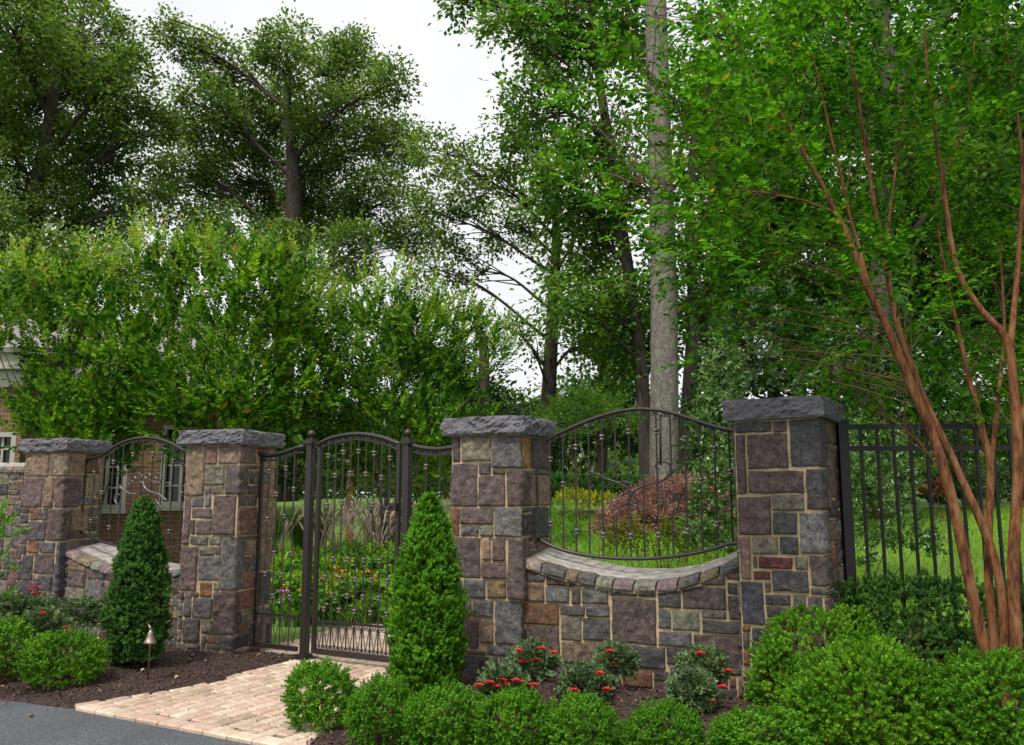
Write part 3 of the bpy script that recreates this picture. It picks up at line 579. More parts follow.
def garland(I, top, root, r=.0055, step=.075, drop=.018):
    """row of small C scrolls hung under a curved top rail"""
    mb = MB(); u0, u1 = top[0][0], top[-1][0]; u = u0 + step * .7
    while u < u1 - step * .5:
        z = np.interp(u, top[:, 0], top[:, 1]); 
        for sg in (-1, 1): bar(mb, I.path(spiral((u + sg * .017, z - drop - .016), .016, math.pi / 2, 1.1, sg, 10, .25)), r, 5)
        u += step
    bar(mb, I.path([(a, b - drop * .6) for a, b in top]), .004, 4); mb.build("scroll_border", M['iron'], root)
# gate posts
I = Iron(G0, G1)
for px, lab in ((306, "dark metal gate post with ball finial, near the pink flower"), (405, "dark metal gate post with ball finial, behind the brighter boxwood cone")):
    u, _ = I.sz(px, 600); p = I.w(u, 0); zt = I.sz(px, 446)[1] + .02
    root = empty("gate_post", p, lab, "post", "posts of the iron gate")
    mb = MB(); mb.box((p[0], p[1], zt / 2), (.032, .032, zt / 2), I.d); mb.build("shaft", M['iron'], root)
    mb = MB(); mb.box((p[0], p[1], .018), (.10, .10, .006), I.d); mb.box((p[0], p[1], .04), (.055, .055, .016), I.d); mb.build("base_plate", M['iron'], root)
    mb = MB(); mb.box((p[0], p[1], zt + .012), (.050, .050, .012), I.d); mb.box((p[0], p[1], zt + .034), (.040, .040, .010), I.d)
    mb.lathe((p[0], p[1], zt + .044), [(.03, 0), (.017, .008), (.016, .016), (.03, .026), (.038, .044), (.036, .062), (.024, .078), (.006, .086)], 14); mb.build("finial", M['iron'], root)
# gate leaf
uh, ul = I.sz(314, 600)[0], I.sz(398, 600)[0]
root = empty("iron_gate", I.w(uh, 0), "arched wrought iron garden gate with a lyre scroll, between its two posts", "gate")
zb, zl = .075, .36
top = I.curve([(312, 448), (330, 438.5), (356, 434), (380, 437), (399, 444)]); top[0][0] = uh; top[-1][0] = ul
mb = MB(); bar(mb, I.path(top), .020, 8); bar(mb, I.path([(a, b - .055) for a, b in top]), .008, 5)
for u, z in ((uh + .016, top[0][1]), (ul - .016, top[-1][1])): mb.box(I.w(u, (zb + z) / 2), (.018, .018, (z - zb) / 2), I.d)
mb.box(I.w((uh + ul) / 2, zb + .016), ((ul - uh) / 2 - .03, .018, .022), I.d); mb.box(I.w((uh + ul) / 2, zl), ((ul - uh) / 2 - .03, .011, .010), I.d)
mb.build("frame", M['iron'], root); garland(I, np.array([(a, b - .012) for a, b in top]), root, .0055, .078, .018)
npk = 9; sp = (ul - uh - .06) / (npk + 1)
for i in range(npk):
    u = uh + .03 + sp * (i + 1); zt = np.interp(u, top[:, 0], top[:, 1]) - .02; odd = i % 2 == 0
    kn = [zt - .14, zt - .60, .75, .47] if odd else [zt - .34, .92, .60]
    if i in (3, 4, 5):
        picket(I, root, u, 1.52 - (.1 if i == 4 else 0), zt, [k for k in kn if k > 1.5]); picket(I, root, u, zb + .03, 1.03 + (.08 if i == 4 else 0), [k for k in kn if k < 1.0])
    else: picket(I, root, u, zb + .03, zt, kn)
mb = MB(); uc = uh + .03 + sp * 5; rb = .006
for sg in (-1, 1):
    S = lambda P: [I.w(uc + sg * u, z) for u, z in P]
    bar(mb, S(smooth_curve([(.045, 1.42), (.075, 1.44), (.085, 1.39), (.055, 1.36), (.03, 1.40), (.04, 1.47), (.10, 1.49), (.14, 1.42), (.13, 1.30), (.06, 1.20), (.02, 1.14), (.0, 1.10)])), rb + .001, 5)
    bar(mb, S(smooth_curve([(.20, 1.40), (.15, 1.37), (.13, 1.29), (.15, 1.20), (.21, 1.15), (.26, 1.18), (.26, 1.24), (.22, 1.25), (.21, 1.22)])), rb, 5)
    bar(mb, S(smooth_curve([(.0, 1.32), (.05, 1.30), (.07, 1.24), (.04, 1.20), (.015, 1.23), (.03, 1.26)])), rb, 5)
mb.build("lyre_scroll", M['knuckle'], root)
mb = MB(); u = uh + .03
while u < ul - .06:                             # lower band of crossing bars and curls
    bar(mb, I.path([(u + .005, zl - .02), (u + sp / 2, zb + .06)]), .005, 4); bar(mb, I.path([(u + sp - .005, zl - .02), (u + sp / 2, zb + .06)]), .005, 4)
    for sg, c in ((1, .022), (-1, sp - .022)): bar(mb, I.path(spiral((u + c, zl - .036), .020, math.pi / 2, 1.1, -sg, 10, .25)), .005, 5); bar(mb, I.path(spiral((u + c, zb + .062), .020, -math.pi / 2, 1.1, sg, 10, .25)), .005, 5)
    u += sp
mb.build("kick_panel", M['iron'], root)
zq = I.sz(392, 507)[1]; mb = MB(); mb.box(I.w(ul - .05, zq, -.03), (.045, .022, .035), I.d); bar(mb, [I.w(ul - .05, zq, -.04), I.w(ul - .05, zq, -.09), I.w(ul - .13, zq - .005, -.095)], .008, 8); mb.build("latch", M['iron'], root)
# fixed panels on both sides of the gate
def side_panel(I, ua, ub, top_px, n, label, end_px):
    root = empty("iron_side_grille", I.w((ua + ub) / 2, 0), label, "iron panel", "narrow fixed panels beside the gate")
    top = I.curve(top_px); top[0][0] = ua; top[-1][0] = ub
    mb = MB(); bar(mb, I.path(top), .020, 8); bar(mb, I.path([(a, b - .055) for a, b in top]), .008, 5)
    ue = end_px; ze = np.interp(ue, top[:, 0], top[:, 1]); mb.box(I.w(ue, (.10 + ze) / 2), (.014, .014, (ze - .10) / 2), I.d)
    mb.box(I.w((ua + ub) / 2, zb + .016), ((ub - ua) / 2, .016, .02), I.d); mb.box(I.w((ua + ub) / 2, zl + .02), ((ub - ua) / 2, .010, .010), I.d); mb.build("frame", M['iron'], root)
    garland(I, np.array([(a, b - .012) for a, b in top]), root, .0055, .078, .018); sp = (ub - ua) / (n + 1)
    for i in range(n):
        u = ua + sp * (i + 1); zt = np.interp(u, top[:, 0], top[:, 1]) - .02; picket(I, root, u, zb + .03, zt, [zt - .14, zt - .60, .75] if i % 2 == 0 else [zt - .37, .95, .55])
    mb = MB()
    for i in range(n + 1):
        u = ua + sp * i; bar(mb, I.path([(u + .008, zl), (u + sp / 2, zb + .06)]), .005, 4); bar(mb, I.path([(u + sp - .008, zl), (u + sp / 2, zb + .06)]), .005, 4)
        for c, sg in ((.024, 1), (sp - .024, -1)): bar(mb, I.path(spiral((u + c, zl - .016), .018, math.pi / 2, 1.1, -sg, 10, .25)), .005, 5)
    mb.build("kick_panel", M['iron'], root)
ua = I.sz(257, 560)[0]; ub = I.sz(300, 560)[0]
side_panel(I, ua, ub, [(257, 453.5), (268, 455), (280, 453.5), (291, 450), (300, 446.5)], 4, "narrow wrought iron panel between the bell light's pillar and the hinge post", ua + .014)
side_panel(I, I.sz(411, 560)[0], GL - .01, [(411, 445), (420, 447.5), (432, 449), (441, 449), (450, 447.5)], 3, "narrow wrought iron panel above the tall boxwood cone by the latch post", GL - .03)
# large scrolled panels standing on the two low walls
def arch_panel(A, B, label, top_px, bot_px, n, zig):
    I = Iron(A, B); root = empty("iron_grille", I.w(I.L / 2, 0), label, "iron panel", "arched iron panels above the low walls")
    top = I.curve(top_px); bot = I.curve(bot_px)
    for c in (top, bot): c[0][0] = max(c[0][0], .0) if c[0][0] > 0 else .0; c[-1][0] = I.L
    zt = lambda u: float(np.interp(u, top[:, 0], top[:, 1])); zbt = lambda u: float(np.interp(u, bot[:, 0], bot[:, 1]))
    mb = MB(); bar(mb, I.path(top), .015, 8); bar(mb, I.path(bot), .014, 8)
    for u in (.02, I.L - .02): bar(mb, I.path([(u, zbt(u)), (u, zt(u))]), .012, 4)
    mb.build("frame", M['iron'], root); garland(I, np.array([(a, b - .004) for a, b in top]), root, .0045, .085, .010)
    sp = (I.L - .04) / (n + 1)
    for i in range(n):
        u = .02 + sp * (i + 1); lo, hi = zbt(u), zt(u); gap = zig(I, u)
        kn = [hi - .17, lo + .17] if i % 2 == 0 else ([lo + .52] if i < 3 or i > n - 4 else [])
        if gap: picket(I, root, u, gap[1], hi, kn); picket(I, root, u, lo, gap[0], kn)
        else: picket(I, root, u, lo, hi, kn)
    return I, root
PA, PB = pil_pt('gate_right', 1, -.05), pil_pt('end', -1, -.05)
ctr = None
def zr_(I, u):
    z0 = I.sz(640, 512)[1]; uc = I.sz(650, 500)[0]
    return (z0 - .02 + .0 * u, z0 + .26) if .06 < abs(u - uc) < .30 and int(u * 100) % 2 == 0 else None
I, root = arch_panel(PA, PB, "large arched wrought iron panel with scrollwork, standing on the wall before the red maple", [(546, 441), (560, 433), (585, 422), (610, 413.5), (632, 409.5), (650, 409.5), (672, 413), (700, 422), (720, 428), (735, 431)], [(538, 539), (552, 546), (570, 552), (595, 556.5), (620, 558.5), (650, 558.5), (680, 555.5), (705, 551), (735, 542)], 14, zr_)
mb = MB(); zz = lambda L_: [(540 + a / 4.38, 400 + b / 4.38) for a, b in L_]
for c, r in (([(235, 372), (228, 385), (215, 375), (212, 350), (228, 325), (255, 325), (290, 345), (340, 362), (385, 385), (410, 415), (428, 450), (430, 490)], .0075),
          ([(280, 390), (300, 372), (330, 362), (370, 358), (410, 368)], .006), ([(305, 262), (300, 285), (318, 300), (345, 285), (370, 265), (395, 262), (405, 275)], .006),
          ([(520, 300), (508, 295), (512, 278), (530, 270), (560, 275), (572, 300), (560, 335), (520, 360), (470, 372), (420, 395), (395, 425), (385, 460)], .0075),
          ([(600, 300), (575, 320), (548, 350)], .006), ([(545, 435), (560, 450), (580, 440), (582, 415), (560, 385), (530, 375)], .006), ([(640, 430), (620, 405), (595, 410), (590, 430), (602, 440), (612, 428)], .006),
          ([(640, 375), (625, 395), (610, 440), (600, 480)], .006), ([(300, 470), (320, 478), (350, 470), (390, 450), (420, 470), (445, 488), (470, 475)], .006), ([(530, 470), (540, 445), (525, 425), (508, 432), (512, 448), (525, 446)], .006)):
    bar(mb, I.path(I.curve(zz(c), 5)), r, 6)
a, b = I.sz(*zz([(528, 62)])[0]); a2, b2 = I.sz(*zz([(528, 285)])[0]); bar(mb, I.path([(a, b), (a2, b2)]), .009, 6)
mb.build("scrollwork", M['iron'], root)
PA, PB = pil_pt('far', 1, .0), pil_pt('gate_left', -1, -.05)
I, root = arch_panel(PA, PB, "arched wrought iron panel with scrolls in front of the brick house windows", [(83, 460), (92, 458.5), (104, 454), (114, 447), (126, 441), (140, 438), (154, 438), (168, 442), (178, 447), (184, 451)], [(82, 533), (95, 539), (110, 544), (130, 548), (150, 550), (165, 549), (185, 544)], 11, lambda I, u: None)
mb = MB(); zz = lambda L_: [(80 + a / 4.66, 420 + b / 4.66) for a, b in L_]
for c, r in (([(185, 305), (205, 328), (232, 342), (262, 345)], .012), ([(293, 285), (303, 315), (330, 335), (365, 345), (405, 375)], .012), ([(262, 275), (255, 258), (272, 246), (290, 262), (280, 280), (296, 300)], .007), ([(238, 300), (226, 294), (230, 280), (245, 285), (244, 305)], .007),
          ([(310, 275), (303, 258), (318, 246), (330, 260), (320, 275), (345, 285), (375, 292)], .007), ([(362, 275), (350, 262), (360, 248), (380, 250), (382, 272), (362, 295), (340, 295)], .007), ([(350, 385), (345, 410), (362, 425), (376, 408), (366, 390), (350, 372)], .007),
          ([(392, 320), (400, 295), (420, 295), (424, 320), (412, 340)], .007), ([(190, 350), (168, 345), (160, 370), (175, 390), (192, 380)], .007)):
    bar(mb, I.path(I.curve(zz(c), 5)), r, 6)
mb.build("scrollwork", M['knuckle'], root)
# black picket fence to the right of the last pillar
FB0 = pil_pt('end', 1.0, -.72); q1 = at_y(1100, 424, 5.8)
FP0 = at_plane(839, 427, FB0, FB0 + np.array([3, -.12])); fa = FP0[:2]; fb = fa + unit(np.array([3., -.10])) * 3.2; ff = unit(fb - fa); fz0 = .25; fzt = FP0[2]
root = empty("picket_fence", (*(fa + ff * 1.2), 0), "black metal picket fence with flat rails, behind the crape myrtle stems", "fence")
mb = MB(); p = fa + ff * .02; mb.box((*p, (fzt + .03) / 2), (.034, .034, (fzt + .03) / 2), ff); mb.box((*p, fzt + .04), (.04, .04, .012), ff); mb.build("fence_post", M['fence'], root)
mb = MB(); p = fa + ff * 2.45; mb.box((*p, (fzt + .03) / 2), (.034, .034, (fzt + .03) / 2), ff); mb.box((*p, fzt + .04), (.04, .04, .012), ff); mb.build("fence_post", M['fence'], root)
for dz in (0, -.155, -1.5):
    p = fa + ff * 1.6; mb = MB(); mb.box((*p, fzt + dz), (1.6, .020, .018), ff); mb.build("rail", M['fence'], root)
u = .15
while u < 3.1:
    p = fa + ff * u; mb = MB(); mb.box((*p, (fz0 + fzt) / 2), (.0095, .0095, (fzt - fz0) / 2 - .003), ff); mb.build("picket", M['fence'], root); u += .117
# bell shaped path light
q = at_y(149, 657, 7.05); root = empty("path_light", (q[0], q[1], bedz(q[0], q[1])), "small copper path light with a bell shaped shade on a bent stem", "lamp")
mb = MB(); zt = at_y(151, 625, q[1])[2]
bar(mb, [(q[0], q[1], bedz(q[0], q[1]) - .05), (q[0] + .003, q[1], zt - .09), (q[0], q[1] - .01, zt - .03), (q[0] - .012, q[1] - .02, zt - .008), (q[0] - .005, q[1] - .03, zt + .006), (q[0] + .012, q[1] - .04, zt - .01), (q[0] + .02, q[1] - .045, zt - .035)], .008, 8); mb.build("stem", M['steel'], root)
mb = MB(); mb.lathe((q[0] + .02, q[1] - .045, zt - .15), [(.050, .015), (.054, .019), (.043, .034), (.031, .058), (.024, .08), (.022, .094), (.013, .105), (.010, .118)], 18); mb.build("lamp_shade", M['steel'], root)
# ---------------------------------------------------------------- brick house on the left
root = empty("brick_house", (-8, 15.6, 0), "brick house with white framed windows behind the crape myrtles", "house")
YH = 15.2; hx = lambda px: at_y(px, 470, YH)[0]; hz = lambda py: at_y(100, py, YH)[2]
wins = [(hx(84), hx(127.5), hz(509), hz(425)), (hx(160.5), hx(200), hz(506), hz(425))]
mb = MB(); xs_ = sorted({-14., hx(215)} | {w for a in wins for w in a[:2]}); z0w, z1w = wins[0][2], wins[0][3]
EZ = hz(392)
for a, b in zip(xs_[:-1], xs_[1:]):
    op = any(abs(a - w[0]) < 1e-6 for w in wins)
    for lo, hi in (((0, z0w), (z1w, EZ)) if op else ((0, EZ),)): mb.box(((a + b) / 2, YH + .15, (lo + hi) / 2), ((b - a) / 2, .15, (hi - lo) / 2))
mb.box((hx(215) + .15, YH + 1.25, EZ / 2), (.15, 1.0, EZ / 2)); mb.build("wall", M['brick'], root)
def window(x0, x1, z0, z1, y, nx, nz):
    mb = MB(); t = .038
    for x in (x0 + t, x1 - t): mb.box((x, y + .06, (z0 + z1) / 2), (t, .06, (z1 - z0) / 2))
    for z in (z0 + t, z1 - t): mb.box(((x0 + x1) / 2, y + .06, z), ((x1 - x0) / 2 - 2 * t, .058, t))
    for i in range(1, nx): mb.box((x0 + (x1 - x0) * i / nx, y + .075, (z0 + z1) / 2), (.016 if i != nx // 2 else .032, .02, (z1 - z0) / 2 - 2 * t))
    for i in range(1, nz): mb.box(((x0 + x1) / 2, y + .077, z0 + (z1 - z0) * i / nz), ((x1 - x0) / 2 - 2 * t, .017, .013))
    f = mb.build("window", M['white'], root); mb = MB(); mb.box(((x0 + x1) / 2, y + .10, (z0 + z1) / 2), ((x1 - x0) / 2 - .02, .006, (z1 - z0) / 2 - .02)); mb.build("pane", M['glass'], f)
    mb = MB(); mb.box(((x0 + x1) / 2, y - .03, z0 - .04), ((x1 - x0) / 2 + .06, .07, .04)); mb.build("sill", M['white'], f)
for w in wins: window(*w, YH, 4, 4)
mb = MB(); hr = hx(224); mb.box(((hr - 14.4) / 2, YH - .1, EZ + .06), ((hr + 14.4) / 2, .32, .06)); mb.box(((hr - 14.4) / 2, YH - .40, EZ + .10), ((hr + 14.4) / 2, .05, .09)); mb.build("eave", M['soffit'], root)
mb = MB(); V = [(-14.5, YH - .42, EZ + .19), (hr + .1, YH - .42, EZ + .19), (hr - 1.4, YH + 4.6, EZ + 2.3), (-14.5, YH + 4.6, EZ + 2.3), (-14.5, YH + 9, EZ + .19), (hr - 2.9, YH + 9, EZ + .19)]
V += [(a, b, c - .12) for a, b, c in V]; mb.add(V, [(0, 1, 2, 3), (3, 2, 5, 4), (1, 5, 2), (6, 9, 8, 7), (9, 10, 11, 8), (0, 6, 7, 1), (1, 7, 11, 5)]); mb.build("roof", M['shingle'], root)
YL = 13.4; root = empty("brick_house", (-8.5, YL, 0), "brick house wing with a pale eave at the picture's left edge", "house")
lx = at_y(20, 450, YL)[0]; ez = at_y(10, 388, YL)[2]; zw0, zw1 = at_y(10, 500, YL)[2], at_y(10, 432, YL)[2]; wx0, wx1 = at_y(-30, 450, YL)[0], at_y(8, 450, YL)[0]
wx0, wx1 = at_y(-30, 450, YL)[0], at_y(15, 450, YL)[0]; mb = MB()
for a, b, lo, hi in ((-12, wx0, 0, ez), (wx1, lx, 0, ez), (wx0, wx1, 0, zw0), (wx0, wx1, zw1, ez)): mb.box(((a + b) / 2, YL + .15, (lo + hi) / 2), ((b - a) / 2, .15, (hi - lo) / 2))
mb.box((lx - .15, YL + 1.05, ez / 2), (.148, .75, ez / 2)); mb.build("wall", M['brick'], root); window(wx0, wx1, zw0, zw1, YL, 3, 4)
mb = MB(); e0, e1, e2 = at_y(5, 388, YL)[2], at_y(5, 372, YL)[2], at_y(5, 350, YL)[2]
mb.box((-9.5, YL - .05, (e0 + e1) / 2), (9.5 + lx + .05, .10, (e1 - e0) / 2)); mb.box((-9.5, YL - .12, (e1 + e2) / 2 - .04), (9.5 + lx + .18, .2, (e2 - e1) / 2 - .05)); mb.build("eave", M['soffit'], root)
mb = MB(); V = [(-14, YL - .4, e2 - .02), (lx + .3, YL - .4, e2 - .02), (lx - .6, YL + 3, e2 + .55), (-14, YL + 3, e2 + .55)]; V += [(a, b, c - .08) for a, b, c in V]; mb.add(V, [(0, 1, 2, 3), (7, 6, 5, 4), (0, 4, 5, 1), (1, 5, 6, 2)]); mb.build("roof", M['shingle'], root)
# ---------------------------------------------------------------- trees
LF = {'oak': leaf4(.145, .088, .1), 'tree': leaf4(.15, .092, .1), 'small': leaf4(.09, .055, .12), 'wood': leaf4(.21, .125, .1)}
def leafmesh(name, pos, d, nrm, tmpl, mat, sc, origin):
    V, Q = place(*tmpl, frames(d, nrm), pos - np.array(origin), sc); return qmesh(name, V, Q, mat)
def lobes_px(L_, kd=1.0):
    out = []
    for (px, py, dep, r) in L_:
        c = at_y(px, py, dep); rr = r / F * dep; out.append((c, np.array([rr, rr * kd, rr])))
    return out
def tree(name, label, trunk, lobes, mat_bark, mat_leaf, tmpl, dens=9., nl=200, sig=.42, group=None, limb_r=.10, extra=(), twig_r=.022, dir_up=.15, flat=.5):
    """trunk: (x, y, z, r) list; lobes: (centre, radii); dens: clumps per square metre of lobe; nl: leaves in a clump"""
    T = np.array(trunk, float); root = empty(name, T[0][:3], label, "tree", group)
    P = smooth_curve(T, 5); mb = MB(); mb.tube(P[:, :3], P[:, 3], 12)
    for e in extra: E = smooth_curve(e, 5); mb.tube(E[:, :3], E[:, 3], 8)
    pos = []; dd = []
    for c, rad in lobes:
        hd = np.hypot(P[:, 0] - c[0], P[:, 1] - c[1]); k = int(np.argmin(np.abs(P[:, 2] - (c[2] - .55 * hd - .3 * rad[2])) + .2 * hd)); a = P[k, :3]
        mid = a * .45 + c * .55 + np.array([0, 0, .10 * hd[k]]) + rng.normal(0, .06, 3) * rad; B = smooth_curve([a, a * .75 + mid * .25 + (0, 0, -.02), mid, c], 5)
        r0 = min(P[k, 3] * .6, limb_r); mb.tube(B, np.linspace(r0, r0 * .25, len(B)), 6)
        n = max(3, int(dens * rad[0] * rad[0])); u = rdir(n); q = c + u * rad * (.35 + .65 * rng.random(n) ** .5)[:, None]
        for p in q:
            s = B[rng.integers(len(B) // 2, len(B))]; m = (s + p) / 2 + rng.normal(0, .05, 3) * rad + (0, 0, .05); mb.tube(smooth_curve([s, m, p], 3), np.linspace(twig_r, twig_r * .3, 7), 4, cap=False)
        k_ = rng.uniform(.55, 1.25, n); o = rng.normal(size=(n, nl, 3)) * [1, 1, flat] * sig * k_[:, None, None]; pp = (q[:, None] + o).reshape(-1, 3); pos.append(pp)
        dd.append(unit(o.reshape(-1, 3)) + np.repeat(u, nl, 0) * .4)
    mb.build("trunk", mat_bark, root)
    pos = np.concatenate(pos); dd = np.concatenate(dd) + rng.normal(0, .5, pos.shape) + [0, 0, dir_up - .35]; n = len(pos)
    nr = np.array([0, 0, 1.]) + rng.normal(0, .55, (n, 3))
    link("crown", leafmesh("crown", pos, dd, nr, tmpl, mat_leaf, rng.uniform(.65, 1.25, n), T[0][:3]), root); return root
def trunk_px(L_):
    out = []
    for i, (px, py, dep, r) in enumerate(L_):
        q = at_y(px, py, dep); out.append([q[0], q[1], q[2], r])
    out[0][2] = float(gz(out[0][0], out[0][1])) - .1; return out
far = "tall trees behind the house and garden"
def D(dep, jit, L_): return [(a, b, dep + rng.uniform(-jit, jit), r) for a, b, r in L_]
tree("oak_tree", "big dark oak filling the top left corner behind the crape myrtles", trunk_px([(18, 470, 26, .42), (20, 330, 26, .38), (30, 230, 26, .32), (50, 120, 26, .18), (58, 40, 26, .05)]),
     lobes_px(D(26, 2.5, [(15, 30, 62), (85, 45, 50), (45, 100, 62), (125, 85, 38), (-35, 120, 70), (100, 150, 45), (150, 130, 28), (30, 185, 55), (95, 215, 38), (-20, 235, 45), (150, 205, 26), (60, -40, 60), (50, 265, 40), (125, 265, 24)])), M['bark_dark'], M['lf_oak'], LF['tree'], 40, 62, .27, far, .11, flat=.62)
tree("oak_tree", "broad rounded oak behind the middle crape myrtle, open sky above it", trunk_px([(288, 480, 29, .40), (284, 330, 29, .36), (294, 200, 29, .28), (288, 110, 29, .13), (285, 70, 29, .04)]),
     lobes_px(D(29, 2.8, [(172, 40, 18), (215, 62, 30), (285, 52, 36), (348, 68, 38), (392, 84, 24), (205, 115, 42), (268, 118, 48), (335, 130, 50), (398, 145, 32), (180, 170, 36), (245, 185, 46), (315, 200, 50), (380, 205, 38), (415, 235, 24), (205, 225, 30), (285, 250, 34), (350, 255, 32), (168, 18, 10)])), M['bark_dark'], M['lf_oak'], LF['tree'], 40, 62, .27, far, .11, flat=.62)
tree("maple_tree", "light open tree left of the tall trunks with bright sky showing through", trunk_px([(546, 470, 25, .25), (549, 390, 25, .22), (553, 310, 25, .18), (556, 220, 25, .12), (545, 140, 25, .05)]),
     lobes_px(D(25, 2.2, [(438, 150, 30), (478, 175, 38), (440, 215, 34), (505, 225, 40), (540, 165, 42), (470, 270, 26), (590, 210, 32), (565, 270, 36), (515, 128, 25), (600, 280, 26), (425, 265, 22), (505, 325, 18), (532, 350, 16), (585, 345, 18)])), M['bark_dark'], M['lf_oak'], LF['tree'], 20, 62, .26, far, .07, flat=.6)
tree("maple_tree", "dark leaning tree whose crown hangs over the top middle, left of the pale trunk", trunk_px([(652, 508, 20, .24), (645, 430, 20, .18), (638, 340, 20, .16), (620, 215, 20, .13), (601, 90, 20, .11), (590, 0, 20, .09), (586, -90, 20, .05)]),
     lobes_px(D(20.4, 1.2, [(565, 55, 38), (535, 100, 32), (545, 10, 40), (600, 140, 42), (560, 190, 40), (628, 50, 40), (595, 235, 38), (640, 180, 34), (505, 30, 22), (465, 2, 24), (500, -30, 40), (600, -50, 70), (560, 300, 30), (610, 310, 32), (620, 365, 26)])), M['bark_dark'], M['lf_oak2'], LF['tree'], 36, 64, .27, far, .07, flat=.6)
tree("tulip_tree", "tall tree with a thick pale grey trunk rising behind the scrolled iron panel", trunk_px([(663, 520, 18.6, .37), (664, 470, 18.6, .325), (664, 300, 18.6, .30), (659, 120, 18.6, .27), (655, -20, 18.6, .25), (650, -200, 18.6, .16)]),
     lobes_px(D(18.6, 2.0, [(735, 40, 50), (700, 110, 40), (705, 240, 34)])), M['bark_grey'], M['lf_oak2'], LF['tree'], 12, 150, .36, far, .10)
tree("slim_tree", "slim brown trunk just right of the thick pale trunk", trunk_px([(684, 505, 20, .20), (687, 420, 20, .17), (693, 310, 20, .14), (690, 200, 20, .11), (700, 60, 20, .06)]),
     lobes_px(D(20, 1.8, [(735, 190, 44), (745, 260, 40), (665, 235, 26), (720, 320, 30), (755, 120, 44)])), M['bark_mid'], M['lf_oak2'], LF['tree'], 32, 64, .27, far, .06, flat=.6)
tree("oak_tree", "forked trunk high behind the crape myrtle branches at the right", trunk_px([(876, 500, 15.5, .22), (880, 330, 15.5, .19), (885, 190, 15.5, .18), (891, 100, 15.5, .17), (880, 20, 15.5, .16), (870, -90, 15.5, .08)]),
     lobes_px(D(15.5, 1.6, [(850, -20, 60), (960, -40, 70), (1010, 60, 60), (830, 110, 46), (920, 150, 40), (985, 180, 54), (800, 30, 44)])), M['bark_mid'], M['lf_oak2'], LF['tree'], 18, 150, .34, far, .08,
     extra=[[(*at_y(891, 102, 15.5), .14), (*at_y(915, 55, 15.4), .12), (*at_y(945, 15, 15.2), .11), (*at_y(985, -40, 15), .06)]])
for lab, tx, dep, L_ in (("leafy tree in the wood behind the dark glossy shrub", 770, 25, [(730, 130, 50), (790, 110, 50), (750, 210, 50), (815, 200, 48), (775, 290, 45), (720, 300, 36), (830, 300, 42)]),
                         ("leafy tree in the wood above the black fence", 905, 27, [(880, 90, 50), (950, 120, 50), (900, 200, 50), (965, 220, 44), (870, 280, 46), (930, 300, 46), (985, 310, 36)]),
                         ("leafy tree in the wood at the right edge of the picture", 1030, 23, [(1010, 120, 55), (1060, 60, 60), (1040, 210, 50), (1000, 270, 40), (1060, 310, 50)]),
                         ("leafy tree in the wood between the tall trunks and the light open tree", 600, 30, [(600, 335, 24), (632, 300, 26), (642, 355, 26), (578, 392, 18), (615, 400, 22)]),
                         ("leafy tree in the wood low behind the gate's right pillar", 480, 30, [(440, 380, 22), (480, 400, 26), (520, 408, 20), (410, 350, 18)])):
    tree("wood_tree", lab, trunk_px([(tx, 490, dep, .22), (tx + 4, 350, dep, .18), (tx - 4, 200 if L_[0][1] < 200 else 330, dep, .08)]), lobes_px(D(dep, 2.5, L_), 1.2), M['bark_mid'], M['lf_wood'], LF['wood'], 17, 160, .46, "trees of the wood behind", .09, flat=.7)
# ---------------------------------------------------------------- crape myrtles
SH_FAR = shoot(.40, 16, leaf4(.108, .062, .12), 60); SH_NEAR = shoot(.24, 14, leaf6(.053, .030, .3, .2), 58, True, .7, .2)
def sprays(name, lobes, dens, sh, mat, origin, up, centre, sc=(.75, 1.25), out=1.0, jit=.5, nrm_up=1.0):
    pos = []; dd = []
    for c, rad in lobes:
        n = int(dens * rad[0] * rad[0] * 4); u = rdir(n); q = c + u * rad * (rng.random(n) ** .45)[:, None]; pos.append(q); dd.append(u * .6 + unit(q - centre) * out)
    pos = np.concatenate(pos); dd = np.concatenate(dd); dd = dd + rng.normal(0, jit, dd.shape) + [0, 0, up]; n = len(pos)
    nr = np.array([0, 0, nrm_up]) + rng.normal(0, .35, (n, 3)) + [0, -.15, 0]
    V, Q = place(*sh, frames(dd, nr), pos - np.array(origin), rng.uniform(*sc, n)); return qmesh(name, V, Q, mat), pos
